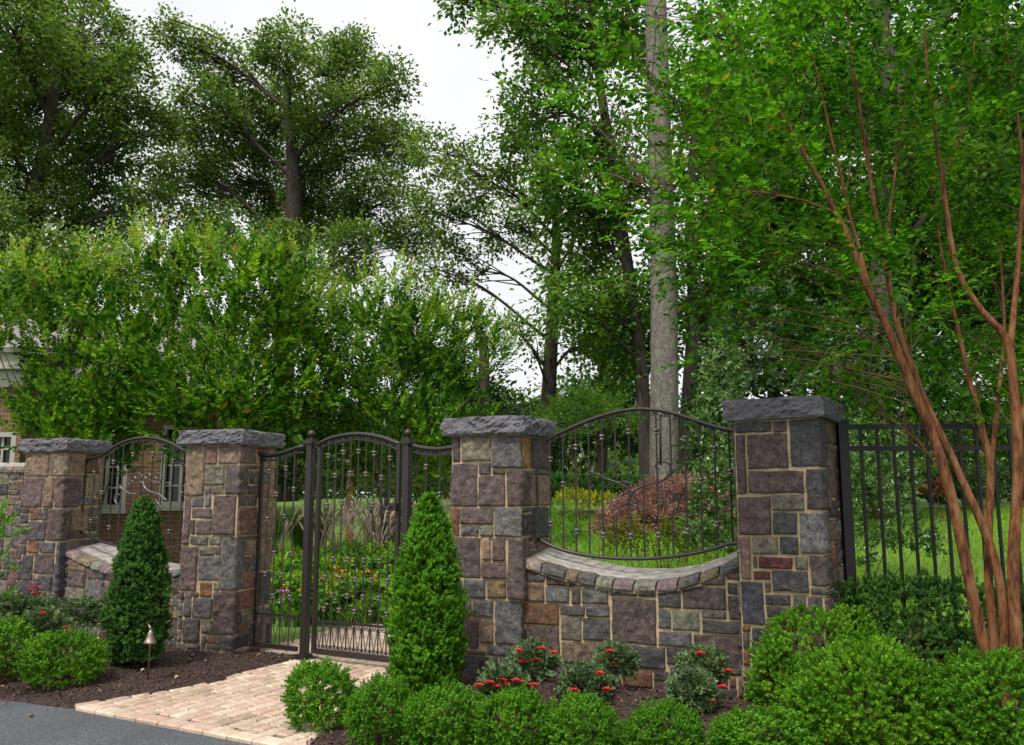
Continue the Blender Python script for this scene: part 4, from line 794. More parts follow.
def myrtle_far(label, bx, by, dep, L_, nst, tips):
    q = at_y(bx, by, dep); base = np.array([q[0], q[1], float(gz(q[0], q[1]))]); root = empty("crape_myrtle", base, label, "small tree", "crape myrtles behind the stone wall")
    lob = lobes_px([(a, b + 11, dep + rng.uniform(-.7, .7), r) for a, b, r in L_], 1.0); mb = MB()
    for c, rad in lob:
        for k in range(1):
            e = c + rdir(1)[0] * rad * .6; st = base + np.append(rng.normal(0, .09, 2), 0); m = st * .55 + e * .45 + np.array([(st - e)[0] * .12, 0, .2]); P = smooth_curve([st, m, e], 6); mb.tube(P, np.linspace(.022, .005, len(P)), 5)
    mb.build("trunk", M['bark_mid'], root)
    me, pos = sprays("crown", lob, 98, SH_FAR, M['lf_myrtle'], base, .30, base + (0, 0, 1.0), (.7, 1.2)); link("crown", me, root)
    tp = []                                                      # upright young shoots along the top
    for px, py, n in tips:
        for k in range(int(n * 1.8)): tp.append(at_y(px + rng.normal(0, 9), py + rng.normal(18, 9), dep + rng.uniform(-.6, .4)))
    tp = np.array(tp); n = len(tp); d = np.tile([0, 0, 1.], (n, 1)) + rng.normal(0, .35, (n, 3)) + np.stack([(tp[:, 0] - base[0]) * .25, 0 * tp[:, 0], 0 * tp[:, 0]], -1)
    V, Q = place(*shoot(.36, 18, leaf4(.08, .046, .12), 62, False), frames(d, rdir(n)), tp - base, rng.uniform(.55, 1.6, n)); link("young_shoots", qmesh("young_shoots", V, Q, M['lf_young']), root)
M['lf_young'] = leaf_mat("young_leaf", [(.07, .16, .02), (.14, .27, .03), (.26, .42, .05), (.36, .46, .07)], .42, .45, 1.2, ((.50, .20, .08), .03))
myrtle_far("crape myrtle at the left edge, in front of the house's pale eave", 75, 480, 12.6, [(-8, 300, 26), (-4, 335, 16), (38, 300, 36), (92, 295, 34), (68, 350, 42), (122, 335, 34), (55, 405, 36), (105, 400, 38), (140, 375, 24), (78, 268, 20), (75, 440, 32), (120, 440, 26)], 8, [(20, 250, 12), (8, 262, 6), (48, 270, 8), (80, 255, 8), (105, 250, 10), (120, 270, 7), (-10, 280, 6)])
myrtle_far("largest crape myrtle, above the left pillar and the gate's hinge post", 218, 480, 12.3, [(160, 262, 28), (205, 258, 34), (258, 268, 34), (300, 290, 32), (165, 310, 38), (225, 320, 46), (285, 335, 40), (180, 375, 42), (240, 385, 44), (300, 385, 38), (320, 335, 24), (145, 400, 22), (190, 425, 32), (250, 430, 36), (300, 430, 30)], 9, [(122, 243, 8), (150, 232, 12), (185, 232, 10), (215, 234, 12), (240, 245, 10), (270, 250, 8), (300, 262, 9), (325, 285, 8)])
myrtle_far("crape myrtle behind the arched gate, right of the largest one", 392, 490, 13.2, [(345, 320, 30), (385, 310, 30), (425, 318, 28), (460, 325, 24), (350, 370, 34), (405, 365, 38), (455, 372, 30), (375, 415, 32), (430, 415, 32), (490, 345, 18), (330, 420, 26), (360, 450, 30), (420, 450, 30), (470, 430, 30)], 8, [(345, 285, 7), (370, 270, 7), (395, 272, 8), (425, 285, 8), (455, 298, 7), (480, 300, 6), (502, 322, 5)])
# the near crape myrtle on the right
NB = at_y(1000, 715, 5.5); NB = np.array([NB[0], NB[1], .05])
root = empty("crape_myrtle", NB, "near multi stemmed crape myrtle with orange brown bark and a wide overhanging crown", "small tree")
def stem(L_):
    L_ = ([(1000 + (L_[0][0] - 1000) * .7, 722, y0 + (L_[0][2] - y0) * .7, L_[0][3] * 1.15)] if L_[0][1] > 650 else []) + L_
    return smooth_curve([(*at_y(a, b, d), r * .80) for a, b, d, r in L_], 6)
y0 = NB[1]
STEMS = [
 [(987, 665, y0 - .05, .046), (975, 610, y0 - .06, .044), (958, 525, y0 - .08, .041), (936, 445, y0 - .1, .038), (905, 370, y0 - .12, .034), (872, 295, y0 - .15, .029), (836, 212, y0 - .2, .022), (790, 130, y0 - .28, .015), (742, 52, y0 - .35, .010), (705, -15, y0 - .4, .006)],
 [(1004, 660, y0 + .03, .040), (1001, 590, y0 + .02, .036), (985, 535, y0, .033), (958, 470, y0, .030), (930, 410, y0, .028), (903, 345, y0 - .02, .024), (884, 260, y0 - .02, .019), (866, 150, y0, .014), (850, 40, y0, .009), (846, -30, y0, .006)],
 [(995, 660, y0 + .12, .036), (988, 560, y0 + .15, .033), (990, 470, y0 + .18, .031), (982, 430, y0 + .2, .026), (965, 360, y0 + .3, .018), (945, 270, y0 + .45, .012), (930, 180, y0 + .6, .008)],
 [(990, 470, y0 + .18, .022), (997, 410, y0 + .25, .018), (1004, 330, y0 + .4, .012), (1000, 240, y0 + .5, .008)],
 [(1016, 665, y0 - .02, .048), (1013, 560, y0 - .03, .044), (1018, 470, y0 - .04, .042), (1014, 395, y0 - .05, .038), (1006, 340, y0 - .05, .032), (978, 305, y0 - .06, .026), (956, 265, y0 - .08, .021), (942, 180, y0 - .1, .016), (930, 90, y0 - .15, .011), (920, -10, y0 - .2, .007)],
 [(1010, 350, y0 - .05, .026), (1018, 260, y0, .020), (1022, 160, y0, .014), (1008, 60, y0, .009), (1000, -20, y0, .006)],
 [(1020, 430, y0 - .04, .028), (1040, 330, y0 - .1, .022), (1062, 180, y0 - .2, .014), (1080, 30, y0 - .3, .008)],
 [(872, 295, y0 - .15, .019), (852, 225, y0 - .1, .014), (832, 140, y0 - .1, .010), (812, 50, y0 - .1, .006)],
 [(836, 212, y0 - .2, .013), (780, 195, y0 - .35, .009), (710, 188, y0 - .5, .006), (630, 182, y0 - .55, .003)],
 [(790, 130, y0 - .28, .010), (730, 115, y0 - .35, .007), (650, 98, y0 - .4, .004)],
 [(884, 260, y0 - .02, .012), (893, 190, y0 + .1, .009), (905, 100, y0 + .2, .006), (910, 20, y0 + .3, .004)],
 [(942, 180, y0 - .1, .010), (965, 120, y0, .007), (975, 40, y0, .005)],
 [(930, 410, y0, .013), (905, 330, y0 + .3, .010), (915, 260, y0 + .5, .006)],
 [(958, 525, y0 - .08, .010), (940, 470, y0 + .1, .007), (905, 430, y0 + .3, .005), (860, 400, y0 + .4, .003)]]
mb = MB(); mt = MB()
for s_ in STEMS: P = stem(s_); mb.tube(P[:, :3] + vnoise(P[:, :3], 3)[:, None] * .012, P[:, 3], 9)
NL = [(965, 30, 4.8, 80), (1040, 60, 4.8, 80), (870, 40, 4.7, 85), (775, 40, 4.6, 80), (712, 22, 4.7, 42), (610, 35, 4.8, 30), (722, 115, 4.6, 52), (655, 92, 4.7, 32), (668, 128, 4.7, 20), (625, 205, 4.7, 24), (715, 195, 4.6, 46), (590, 165, 4.8, 20), (765, 150, 4.7, 62), (845, 140, 5.1, 60), (925, 140, 5.0, 58), (1005, 150, 4.9, 58),
      (720, 255, 4.7, 46), (665, 258, 4.7, 24), (785, 245, 4.9, 54), (850, 235, 5.4, 44), (910, 230, 5.5, 40), (960, 240, 5.5, 40), (1020, 240, 5.2, 44), (745, 325, 4.9, 24), (800, 322, 5.1, 36), (860, 330, 5.6, 32), (940, 340, 5.7, 32), (985, 330, 5.6, 30), (825, 385, 5.4, 22), (560, 15, 4.9, 24), (895, 395, 5.7, 22), (600, 90, 4.9, 26), (700, 310, 4.9, 20), (760, 215, 4.8, 44), (570, 90, 5.0, 18), (650, 225, 4.7, 16), (640, 8, 4.8, 20), (672, 210, 4.7, 14), (835, 345, 4.9, 34), (885, 372, 5.2, 30), (930, 300, 4.7, 34), (965, 385, 5.2, 34), (1005, 375, 5.0, 30), (880, 270, 4.6, 36), (700, 355, 5.0, 14)]
lob = lobes_px([(a, b, c + (.75 if a > 740 else .35), r) for a, b, c, r in NL], 1.35)
allP = np.concatenate([stem(s_)[6:, :3] for s_ in STEMS])
for c, rad in lob:                                                # thin twigs reaching into each part of the crown
    for k in range(4):
        e = c + rdir(1)[0] * rad * .8; a = allP[np.argsort(np.linalg.norm(allP - e, axis=1) + 1.2 * np.clip(allP[:, 2] - e[2] + .25, 0, 9))[rng.integers(0, 14)]]; m = (a + e) / 2 + (0, 0, .04) + rng.normal(0, .03, 3); P = smooth_curve([a, m, e], 5); mt.tube(P, np.linspace(.0045, .0015, len(P)), 4, cap=False)
mb.build("trunk", M['bark_myrtle'], root); mt.build("twig", M['twig'], root)
me, _ = sprays("crown", lob, 148, SH_NEAR, M['lf_myrtle_near'], NB, .0, np.array([NB[0] - .4, NB[1], 2.6]), (.75, 1.35), .9, .40, 1.5); link("crown", me, root)
# ---------------------------------------------------------------- shrubs
def sprig(n, l, w, length, sp=60, six=False): return shoot(length, n, leaf6(l, w, .3, .1) if six else leaf4(l, w, .1), sp, False, .75)
SP_BOX = sprig(15, .019, .0115, .038); SP_BOX_BIG = sprig(15, .022, .013, .045); SP_CONE = sprig(14, .024, .0145, .045)
SP_ROSE = shoot(.075, 11, leaf6(.030, .019, .35, .15), 62, True, .8, .45); SP_SHRUB = sprig(12, .065, .034, .14, 62, True); SP_BROAD = sprig(9, .10, .05, .12, 65, True)
SP_FERN = shoot(.2, 14, leaf4(.07, .024, .15), 65, True, .7, .4)
SP_MAPLE = shoot(.16, 16, leaf4(.07, .015, .15), 70, True, .7, .5)
def blob_pts(lobes, n, depth=.35, lump=.10, lsc=5., zmin=-.2, seed=0.):
    """points in the outer layer of a union of ellipsoids, with outward directions"""
    A = np.array([r[0] * r[1] + r[1] * r[2] + r[0] * r[2] for c, r in lobes]); A = A / A.sum(); pos = []; nn = []
    for (c, r), s in zip(lobes, A):
        k = int(n * s); u = rdir(k * 2); u = u[u[:, 2] > zmin][:k]; f = 1 + lump * vnoise(u * 1.0, lsc / 2, seed + c[0] * 3) * 1.6 + lump * .6 * vnoise(u, lsc * 1.7, seed + 9 + c[1])
        t = 1 - depth * rng.random(len(u)) ** 2; pos.append(c + u * r * (f * t)[:, None]); nn.append(unit(u / r))
    pos = np.concatenate(pos); nn = np.concatenate(nn); keep = np.ones(len(pos), bool)
    for c, r in lobes: keep &= (((pos - c) / (r * .72)) ** 2).sum(1) > 1
    return pos[keep], nn[keep]
def foliage(name, lobes, n, sp, mat, origin, up=.35, jit=.35, sc=(.75, 1.2), **kw):
    pos, nn = blob_pts(lobes, n, **kw); d = nn + rng.normal(0, jit, nn.shape) + [0, 0, up]
    V, Q = place(*sp, frames(d, nn * .4 + rdir(len(nn)) * .5 + [0, 0, .5]), pos - np.array(origin), rng.uniform(*sc, len(pos))); return qmesh(name, V, Q, mat)
def stems_into(root, base, lobes, n, r, mat, spread=.05):
    mb = MB()
    for k in range(n):
        c, rad = lobes[k % len(lobes)]; st = np.array(base) + np.append(rng.normal(0, spread, 2), 0); e = c + rdir(1)[0] * rad * .6; m = st * .5 + e * .5 + np.append(-(st - e)[:2] * .15, .03); P = smooth_curve([st, m, e], 4); mb.tube(P, np.linspace(r, r * .35, len(P)), 5)
    return mb.build("stem", mat, root)
E3 = lambda x, y, z, a, b, c: (np.array([x, y, z], float), np.array([a, b, c], float))
def shrub(name, label, base, lobes, n, sp, mat, group=None, nst=8, rst=.008, cat="shrub", **kw):
    root = empty(name, base, label, cat, group); link("foliage", foliage("foliage", lobes, n, sp, mat, base, **kw), root); stems_into(root, base, lobes, nst, rst, M['twig']); return root
# low clipped boxwoods in the front row: one form, turned and scaled
ROW = "low clipped boxwoods"
def box_proto(mat, name):
    lob = [E3(0, 0, .19, .22, .22, .19), E3(.09, -.05, .17, .15, .15, .17), E3(-.09, .04, .18, .15, .16, .18), E3(.0, .0, .08, .20, .20, .10)]
    return foliage(name, lob, 3000, SP_BOX, mat, (0, 0, 0), up=.45, jit=.40, depth=.60, lump=.19, lsc=6, zmin=-.5), lob
PB, PLOB = box_proto(M['lf_box'], "boxwood_foliage"); PB2, _ = box_proto(M['lf_box'], "boxwood_foliage"); PL, _ = box_proto(M['lf_box_lime'], "boxwood_foliage")
mbs = MB()
for k in range(9): c, rad = PLOB[k % 4]; e = c + rdir(1)[0] * rad * .7; mbs.tube(smooth_curve([(rng.normal(0, .03), rng.normal(0, .03), -.02), (e[0] * .4, e[1] * .4, e[2] * .5), e], 4), np.linspace(.007, .002, 9), 5)
so = mbs.build("stem", M['twig']); SM = so.data; bpy.data.objects.remove(so)
def low_box(px, ytop, ybot, half, mesh, label, dbase=None):
    d = 6.0
    for _ in range(8): q = at_z(px, ybot - half * .15, bedz(*at_y(px, ybot, d)[:2])) if dbase is None else at_y(px, ybot, dbase); d = q[1]
    z = bedz(q[0], q[1]) + .0; top = at_y(px, ytop, d)[2]; s = half / F * d / .272; sz = (top - z) / .40
    root = empty("boxwood", (q[0], q[1], z), label, "shrub", ROW); root.rotation_euler = (0, 0, rng.uniform(0, 6.28)); root.scale = (s * rng.uniform(.95, 1.1), s * rng.uniform(.92, 1.06), sz * rng.uniform(.95, 1.06))
    link("foliage", mesh, root); link("stem", SM, root)
low_box(320, 664, 734, 36, PB, "low boxwood nearest the pavers, at the left end of the front row")
low_box(380, 678, 748, 36, PB2, "second low boxwood of the front row counted from the pavers")
low_box(445, 688, 757, 40, PB, "third low boxwood of the front row counted from the pavers")
low_box(514, 694, 764, 40, PB2, "fourth low boxwood of the front row, below the red roses by the pillar")
low_box(584, 698, 768, 42, PB, "fifth low boxwood of the front row, under the middle of the stone wall")
low_box(664, 706, 774, 42, PB2, "sixth low boxwood of the front row, under the wall's right part")
low_box(764, 708, 778, 52, PB, "last low boxwood of the front row, beside the large lime green boxwood")
low_box(61, 631, 690, 36, PL, "lime green boxwood beside the driveway, left of the boxwood cone")
low_box(4, 621, 682, 44, PL, "lime green boxwood cut by the picture's left edge by the driveway")
# boxwood cones
def cone(px, ytop, ybot, half, d, mat, label, ymax=.72):
    q = at_y(px, ybot, d); z0 = bedz(q[0], q[1]); zt = at_y(px, ytop, d)[2]; H = zt - z0; w = half / F * d; base = np.array([q[0], q[1], z0]); root = empty("boxwood_cone", base, label, "shrub", "boxwoods clipped to cones")
    n = 6200; t = rng.random(n * 2); prof = lambda t: np.where(t < .2, .78 + .22 * np.sin(t / .2 * 1.57), (1 - np.clip((t - .15) / .85, 0, 1) ** 2.2) ** .72 * .97 + .03)
    t = t[rng.random(len(t)) < prof(t) + .08][:n]; a = rng.uniform(0, 6.283, len(t)); r = w * prof(t); P = np.stack([np.cos(a), np.sin(a), t * 3], -1)
    f = 1 + .20 * vnoise(P, 1.7, px) + .30 * vnoise(P, 4.6, px + 3); dep = 1 - .65 * rng.random(len(t)) ** 1.7; r = r * f * dep
    pos = np.stack([r * np.cos(a), r * np.sin(a), .03 + t * (H - .06)], -1); nn = np.stack([np.cos(a), np.sin(a), .35 + .9 * t ** 3], -1); dd = nn + rng.normal(0, .35, nn.shape) + [0, 0, .45]
    V, Q = place(*SP_CONE, frames(dd, nn + rdir(len(t)) * .6), pos, rng.uniform(.7, 1.2, len(t))); link("foliage", qmesh("foliage", V, Q, mat), root)
    mb = MB(); mb.tube([base + (0, 0, -.1), base + (0, 0, H * .5), base + (0, 0, H * .9)], [.02, .012, .004], 7)
    for k in range(26): t_ = rng.uniform(.06, .8); a_ = rng.uniform(0, 6.28); rr = w * float(prof(np.array([t_]))[0]) * .7; mb.tube([base + (0, 0, max(.02, t_ * H - .12)), base + (rr * math.cos(a_), rr * math.sin(a_), t_ * H)], [.007, .003], 5)
    mb.build("trunk", M['twig'], root)
cone(135, 497, 654, 25, 7.45, M['lf_box_deep'], "dark boxwood cone behind the bell shaped path light")
cone(427, 494, 688, 33, 6.35, M['lf_cone'] if 'lf_cone' in M else M['lf_box'], "brighter boxwood cone beside the gate's right pillar")
# large boxwoods on the right
def L_px(L_): return [(at_y(px, py, d), np.array([r / F * d, r / F * d * kd, rz / F * d])) for px, py, d, r, rz, kd in L_]
def big(name, label, d, L_, n, sp, mat, group="large boxwoods by the fence", **kw):
    lob = [(c, r - .035) for c, r in L_px(L_)]; c = lob[0][0]; shrub(name, label, (c[0], c[1], bedz(c[0], c[1])), lob, n, sp, mat, group, 14, .010, **kw)
big("boxwood", "large lime green boxwood touching the right end of the stone wall", 5.7, [(812, 660, 5.7, 52, 50, .9), (800, 700, 5.6, 50, 50, .9), (842, 640, 5.8, 34, 36, .9), (776, 690, 5.55, 26, 50, 1), (850, 690, 5.7, 40, 60, 1)], 5600, SP_BOX_BIG, M['lf_box_lime'], up=.4, depth=.55, lump=.16, lsc=6, zmin=-.7)
big("boxwood", "large bright boxwood cut by the bottom edge, before the crape myrtle", 5.0, [(862, 705, 5.0, 72, 58, .8), (905, 720, 5.0, 46, 58, .8), (828, 722, 4.95, 46, 50, .8), (880, 670, 5.1, 36, 30, 1), (870, 770, 5.0, 80, 60, .8)], 7200, SP_BOX_BIG, M['lf_box_lime2'] if 'lf_box_lime2' in M else M['lf_box_lime'], up=.4, depth=.55, lump=.16, lsc=6, zmin=-.7)
big("boxwood", "large mid green boxwood at the crape myrtle's foot, right edge", 4.9, [(985, 712, 4.9, 56, 56, .8), (1030, 705, 4.95, 50, 52, .8), (950, 735, 4.85, 34, 46, .9), (1000, 770, 4.9, 70, 60, .8)], 6600, SP_BOX_BIG, M['lf_box'], up=.4, depth=.55, lump=.16, lsc=6, zmin=-.7)
big("evergreen_hedge", "dark low hedge along the black fence behind the large boxwoods", 5.95, [(850, 622, 5.95, 48, 40, .5), (905, 618, 5.98, 55, 42, .5), (960, 624, 6.0, 55, 44, .5), (1020, 630, 6.0, 50, 44, .5), (880, 600, 6.0, 30, 24, .6), (935, 604, 6.0, 30, 24, .6), (900, 660, 5.95, 90, 50, .45), (990, 665, 5.95, 70, 50, .45)], 6500, SP_BOX_BIG, M['lf_box_deep'], None, up=.5, depth=.55, lump=.14, lsc=6, zmin=-.7, cat="hedge")
# rose bushes
def blooms(root, lobes, pts, mat, r=.022):
    for (px, py) in pts:
        c, rad = lobes[0]; p = at_y(px, py, c[1] - rad[1] * 1.1); mb = MB()
        for k in range(9):
            a = k * 2.4; tl = .25 + .09 * k; dx, dy = math.cos(a), math.sin(a); rr = r * (1 - .06 * k); ax = np.array([dx, dy, 0]); pr = np.array([-dy, dx, 0]); up_ = np.array([0, -.9, 1.1])
            if k == 0: p = p + rng.normal(0, .006, 3)
            P = [p + ax * rr * .1, p + ax * rr * .8 + pr * rr * .55 + up_ * rr * tl, p + ax * rr * 1.15 + up_ * rr * (tl + .15), p + ax * rr * .8 - pr * rr * .55 + up_ * rr * tl]; mb.add(P, [(0, 1, 2, 3)])
        b = mb.build("bloom", mat, root)
def rose(px, py, hw, hh, d, label, reds, n=520, mat='lf_rose', r=.033):
    c = at_y(px, py, d); w = hw / F * d * .9 - .05; h = hh / F * d * .9 - .03; z = bedz(c[0], c[1]); lob = [(c, np.array([w, w, h])), (c + (w * .3, -.02, -h * .25), np.array([w * .55, w * .55, h * .6])), (c + (-w * .3, .02, -h * .2), np.array([w * .55, w * .55, h * .6]))]
    root = shrub("rose_bush", label, (c[0], c[1], z - .02), lob, n, SP_ROSE, M[mat], "rose bushes in the mulch beds", 7, .006, up=.25, jit=.55, depth=.6, lump=.18, lsc=5, zmin=-.6); blooms(root, lob, reds, M['red'], r)
rose(533, 664, 27, 20, 6.15, "rose bush against the foot of the gate's right pillar", [(519, 652), (541, 650), (553, 654), (535, 661), (522, 663)])
rose(503, 684, 27, 17, 5.75, "rose bush with the most red blooms, just right of the bright boxwood cone", [(501, 681), (507, 684), (516, 680), (522, 684), (497, 687), (534, 686), (488, 684), (478, 687)])
rose(585, 684, 29, 16, 5.75, "rose bush with yellowish leaves before the middle of the stone wall", [(599, 674), (606, 690), (575, 692)])
rose(616, 663, 24, 17, 6.05, "small rose bush close against the middle of the stone wall", [(616, 664), (608, 651)])
rose(702, 668, 29, 17, 5.85, "rose bush below the right part of the wall with one red bloom on top", [(699, 655), (725, 671)])
rose(692, 692, 27, 18, 5.55, "rose bush below the right part of the wall, the lower of the pair", [(711, 704), (722, 690)])
rose(36, 612, 26, 14, 8.0, "rose bush with tall red blooms before the leftmost pillar", [(32, 590), (37, 587), (39, 595), (34, 596)], 520, 'lf_rose', .035)
rose(82, 614, 22, 15, 8.1, "rose bush between the leftmost pillar and the dark boxwood cone", [])
rose(44, 624, 24, 13, 7.3, "rose bush with one red bloom behind the lime boxwood by the driveway", [(66, 628), (42, 614)])
rose(8, 610, 22, 16, 7.8, "rose bush cut by the left edge before the straight stone wall", [(-10, 600)])
b_ = at_y(-13, 537, 6.4); shrub("leafy_bush", "pale leafy twigs reaching in from the left edge before the straight wall", (b_[0] - .1, b_[1], .05), [(b_, np.array([.16, .2, .22])), (b_ + (.0, 0, -.4), np.array([.12, .2, .35]))], 100, SP_SHRUB, M['lf_green'], None, 6, .006, jit=.7, depth=.9, sc=(.5, .8))
# ---------------------------------------------------------------- garden behind the wall
def gshrub(name, label, d, L_, n, sp, mat, group=None, cat="shrub", **kw):
    lob = L_px([(a, b, d + dd_2, r, rz, kd) for a, b, dd_2, r, rz, kd in L_]); c = lob[0][0]; z = float(gz(c[0], c[1])); return shrub(name, label, (c[0], c[1], z - .03), lob, n, sp, mat, group, 5, .008, cat, **kw)
gshrub("red_maple", "dwarf weeping maple with dusty red leaves on the lawn behind the wall", 10.8, [(666, 517, 0, 46, 22, 1), (696, 510, -.1, 26, 24, 1), (634, 522, -.15, 30, 13, 1), (668, 501, 0, 28, 14, 1)], 2300, SP_MAPLE, M['lf_maple'], None, "small tree", up=-.25, jit=.5, depth=.6, lump=.2, sc=(.8, 1.3))
gshrub("fern_shrub", "low yellowish green shrub spreading under the red maple", 10.3, [(652, 540, 0, 36, 15, 1), (685, 545, 0, 24, 16, 1), (625, 545, .1, 20, 10, 1)], 420, SP_FERN, M['lf_maple_low'], None, up=-.1, jit=.6, depth=.8, sc=(.7, 1.2))
gshrub("viburnum", "tall white flecked shrub behind the scrolled panel's right end", 9.2, [(722, 500, 0, 22, 50, 1), (716, 440, .2, 20, 46, 1), (702, 535, -.1, 14, 26, 1), (724, 545, 0, 24, 30, 1), (722, 385, .5, 16, 40, 1)], 1250, SP_SHRUB, M['lf_variegated'], "flecked shrubs at the wood's edge", jit=.6, depth=.7, lump=.2, sc=(.6, 1.0))
gshrub("viburnum", "white flecked shrub behind the black fence beside the last pillar", 9.6, [(858, 520, 0, 26, 60, 1), (885, 500, .2, 26, 60, 1), (905, 545, 0, 24, 40, 1), (872, 450, .5, 30, 30, 1), (845, 560, -.1, 24, 40, 1)], 1250, SP_SHRUB, M['lf_variegated'], "flecked shrubs at the wood's edge", jit=.6, depth=.7, lump=.2, sc=(.6, 1.0))
DK = dict(jit=.6, depth=.6, lump=.2, sc=(.9, 1.6))
UG = "evergreen shrubs at the wood's edge"
gshrub("rhododendron", "big dark glossy shrub rising behind the last pillar", 13, [(765, 380, 0, 52, 70, 1), (735, 420, .3, 40, 70, 1), (805, 420, 0, 50, 80, 1), (770, 330, .4, 40, 44, 1), (830, 380, .5, 40, 70, 1), (770, 480, .3, 80, 70, .7)], 3000, SP_BROAD, M['lf_shiny'], UG, **DK)
gshrub("rhododendron", "dark evergreen mass left of the thick pale trunk, behind the scrolled panel", 23, [(590, 450, 0, 44, 50, 1), (560, 465, .5, 40, 40, 1), (625, 440, .8, 34, 50, 1), (600, 415, 1, 30, 24, 1)], 2200, SP_BROAD, M['lf_dark'], UG, **DK)
gshrub("rhododendron", "dark evergreen mass behind the gate's right pillar and latch post", 21, [(480, 450, 0, 50, 50, 1), (440, 440, .6, 44, 54, 1), (520, 455, 1, 44, 44, 1), (400, 455, 1, 44, 50, 1)], 2400, SP_BROAD, M['lf_dark'], UG, **DK)
gshrub("rhododendron", "dark evergreen mass behind the arched gate and wooden post", 19, [(330, 450, 0, 50, 46, 1), (285, 450, .6, 44, 54, 1), (370, 455, 1, 44, 44, 1), (300, 480, 1, 60, 40, 1)], 2400, SP_BROAD, M['lf_dark'], UG, **DK)
gshrub("rhododendron", "dark evergreen mass between the slim trunk and the big glossy shrub", 23, [(712, 440, 0, 30, 70, 1), (690, 470, .5, 40, 50, 1), (725, 380, 1, 34, 60, 1)], 1900, SP_BROAD, M['lf_dark'], UG, **DK)
gshrub("conifer_shrub", "soft light green conifer behind the gate's right pillar's capstone", 16.5, [(580, 415, 0, 26, 22, 1), (560, 432, .2, 30, 24, 1), (605, 428, .3, 30, 28, 1)], 700, SP_MAPLE, M['lf_oak2'], None, jit=.5, depth=.8, lump=.25, sc=(1.0, 1.8))
gshrub("clipped_hedge", "long clipped dark hedge at the lawn's far edge behind the scrolled panel", 18.2, [(560, 492, 0, 40, 13, .6), (600, 493, 0, 40, 13, .6), (635, 493, 0, 30, 13, .6), (530, 492, 0, 40, 13, .6)], 1500, SP_SHRUB, M['lf_box_deep'], None, "hedge", jit=.4, depth=.3, lump=.06, sc=(.8, 1.2))
gshrub("lime_shrub", "low yellow green border shrub before the clipped hedge", 17, [(572, 501, 0, 14, 7, 1), (592, 502, 0, 14, 7, 1), (608, 503, 0, 10, 5, 1)], 260, SP_SHRUB, M['lf_yellow'] if 'lf_yellow' in M else M['lf_lime'], None, jit=.5, depth=.6, sc=(.7, 1.1))
gshrub("loose_shrub", "loose green shrub behind the scrolled panel's left end", 10.4, [(562, 530, 0, 14, 26, 1), (575, 545, 0, 12, 12, 1)], 200, SP_MAPLE, M['lf_green'], None, jit=.5, depth=.8, sc=(.5, .9))
RG = "shrubs beyond the right hand lawn"
gshrub("wood_shrub", "pale green shrub beyond the lawn, above the fence rail right of the stems", 18, [(960, 440, 0, 50, 40, 1), (1010, 430, .4, 50, 50, 1), (930, 410, .8, 40, 50, 1), (990, 380, 1.2, 50, 50, 1)], 2200, SP_BROAD, M['lf_oak2'], RG, **DK)
gshrub("wood_shrub", "dark hedge like shrub at the far edge of the right hand lawn", 16.5, [(960, 498, 0, 34, 20, .7), (1010, 496, .2, 40, 24, .7), (925, 500, .2, 24, 18, .7)], 900, SP_SHRUB, M['lf_dark'], RG, jit=.6, depth=.6, lump=.2, sc=(1, 1.6))
gshrub("orange_shrub", "small rusty orange shrub seen through the black fence", 14.5, [(936, 493, 0, 11, 9, 1)], 100, SP_SHRUB, M['lf_rust'], None, jit=.6, depth=.7, sc=(.7, 1.1))
gshrub("wood_shrub", "deep green shrub mass behind the black fence's left part", 15, [(870, 420, 0, 44, 70, 1), (900, 380, .6, 44, 60, 1), (915, 450, .3, 40, 50, 1)], 1900, SP_BROAD, M['lf_shiny'], RG, **DK)
gshrub("wood_shrub", "leafy shrub under the forked grey trunk at the right edge", 20, [(1040, 450, 0, 50, 60, 1), (1000, 470, .5, 50, 40, 1), (1060, 380, .6, 50, 60, 1)], 1800, SP_BROAD, M['lf_oak2'], RG, **DK)
# hostas, lilies and grasses of the bed behind the gate
def clump(name, label, px, py, d, mat, nb, length, width, lean, group, curve=.5, cat="plant"):
    q = at_y(px, py, d); z = float(gz(q[0], q[1])); base = np.array([q[0], q[1], z]); V = []; Q = []
    for k in range(nb):
        a = rng.uniform(0, 6.28); l = length * rng.uniform(.6, 1.1); ln = lean * rng.uniform(.3, 1.2); b0 = rng.normal(0, .05, 2); w = width * rng.uniform(.7, 1.1); o = len(V) * 1; seg = 4
        for i in range(seg + 1):
            t = i / seg; r = ln * l * t ** (1 + curve); h = l * (t - .35 * ln * t * t); ww = w * (1 - t) ** .6 * (.6 + t) if i < seg else .001; c = np.array([b0[0] + r * math.cos(a), b0[1] + r * math.sin(a), h]); s = np.array([-math.sin(a), math.cos(a), 0]) * ww / 2; V += [c - s, c + s]
        Q += [[o + 2 * i, o + 2 * i + 1, o + 2 * i + 3, o + 2 * i + 2] for i in range(seg)]
    root = empty(name, base, label, cat, group); link("leaves", qmesh("leaves", np.array(V), np.array(Q), mat, True), root); return root, base
def flower(root, p, mat, r, name="bloom"):
    mb = MB()
    for k in range(6):
        a = k * 1.047; ax = np.array([math.cos(a), math.sin(a) * .6, .55]); pr = np.array([-math.sin(a), math.cos(a), 0]); mb.add([p, p + ax * r * .6 + pr * r * .28, p + ax * r, p + ax * r * .6 - pr * r * .28], [(0, 1, 2, 3)])
    mb.build(name, mat, root)
GA = "edging grass along the garden path"
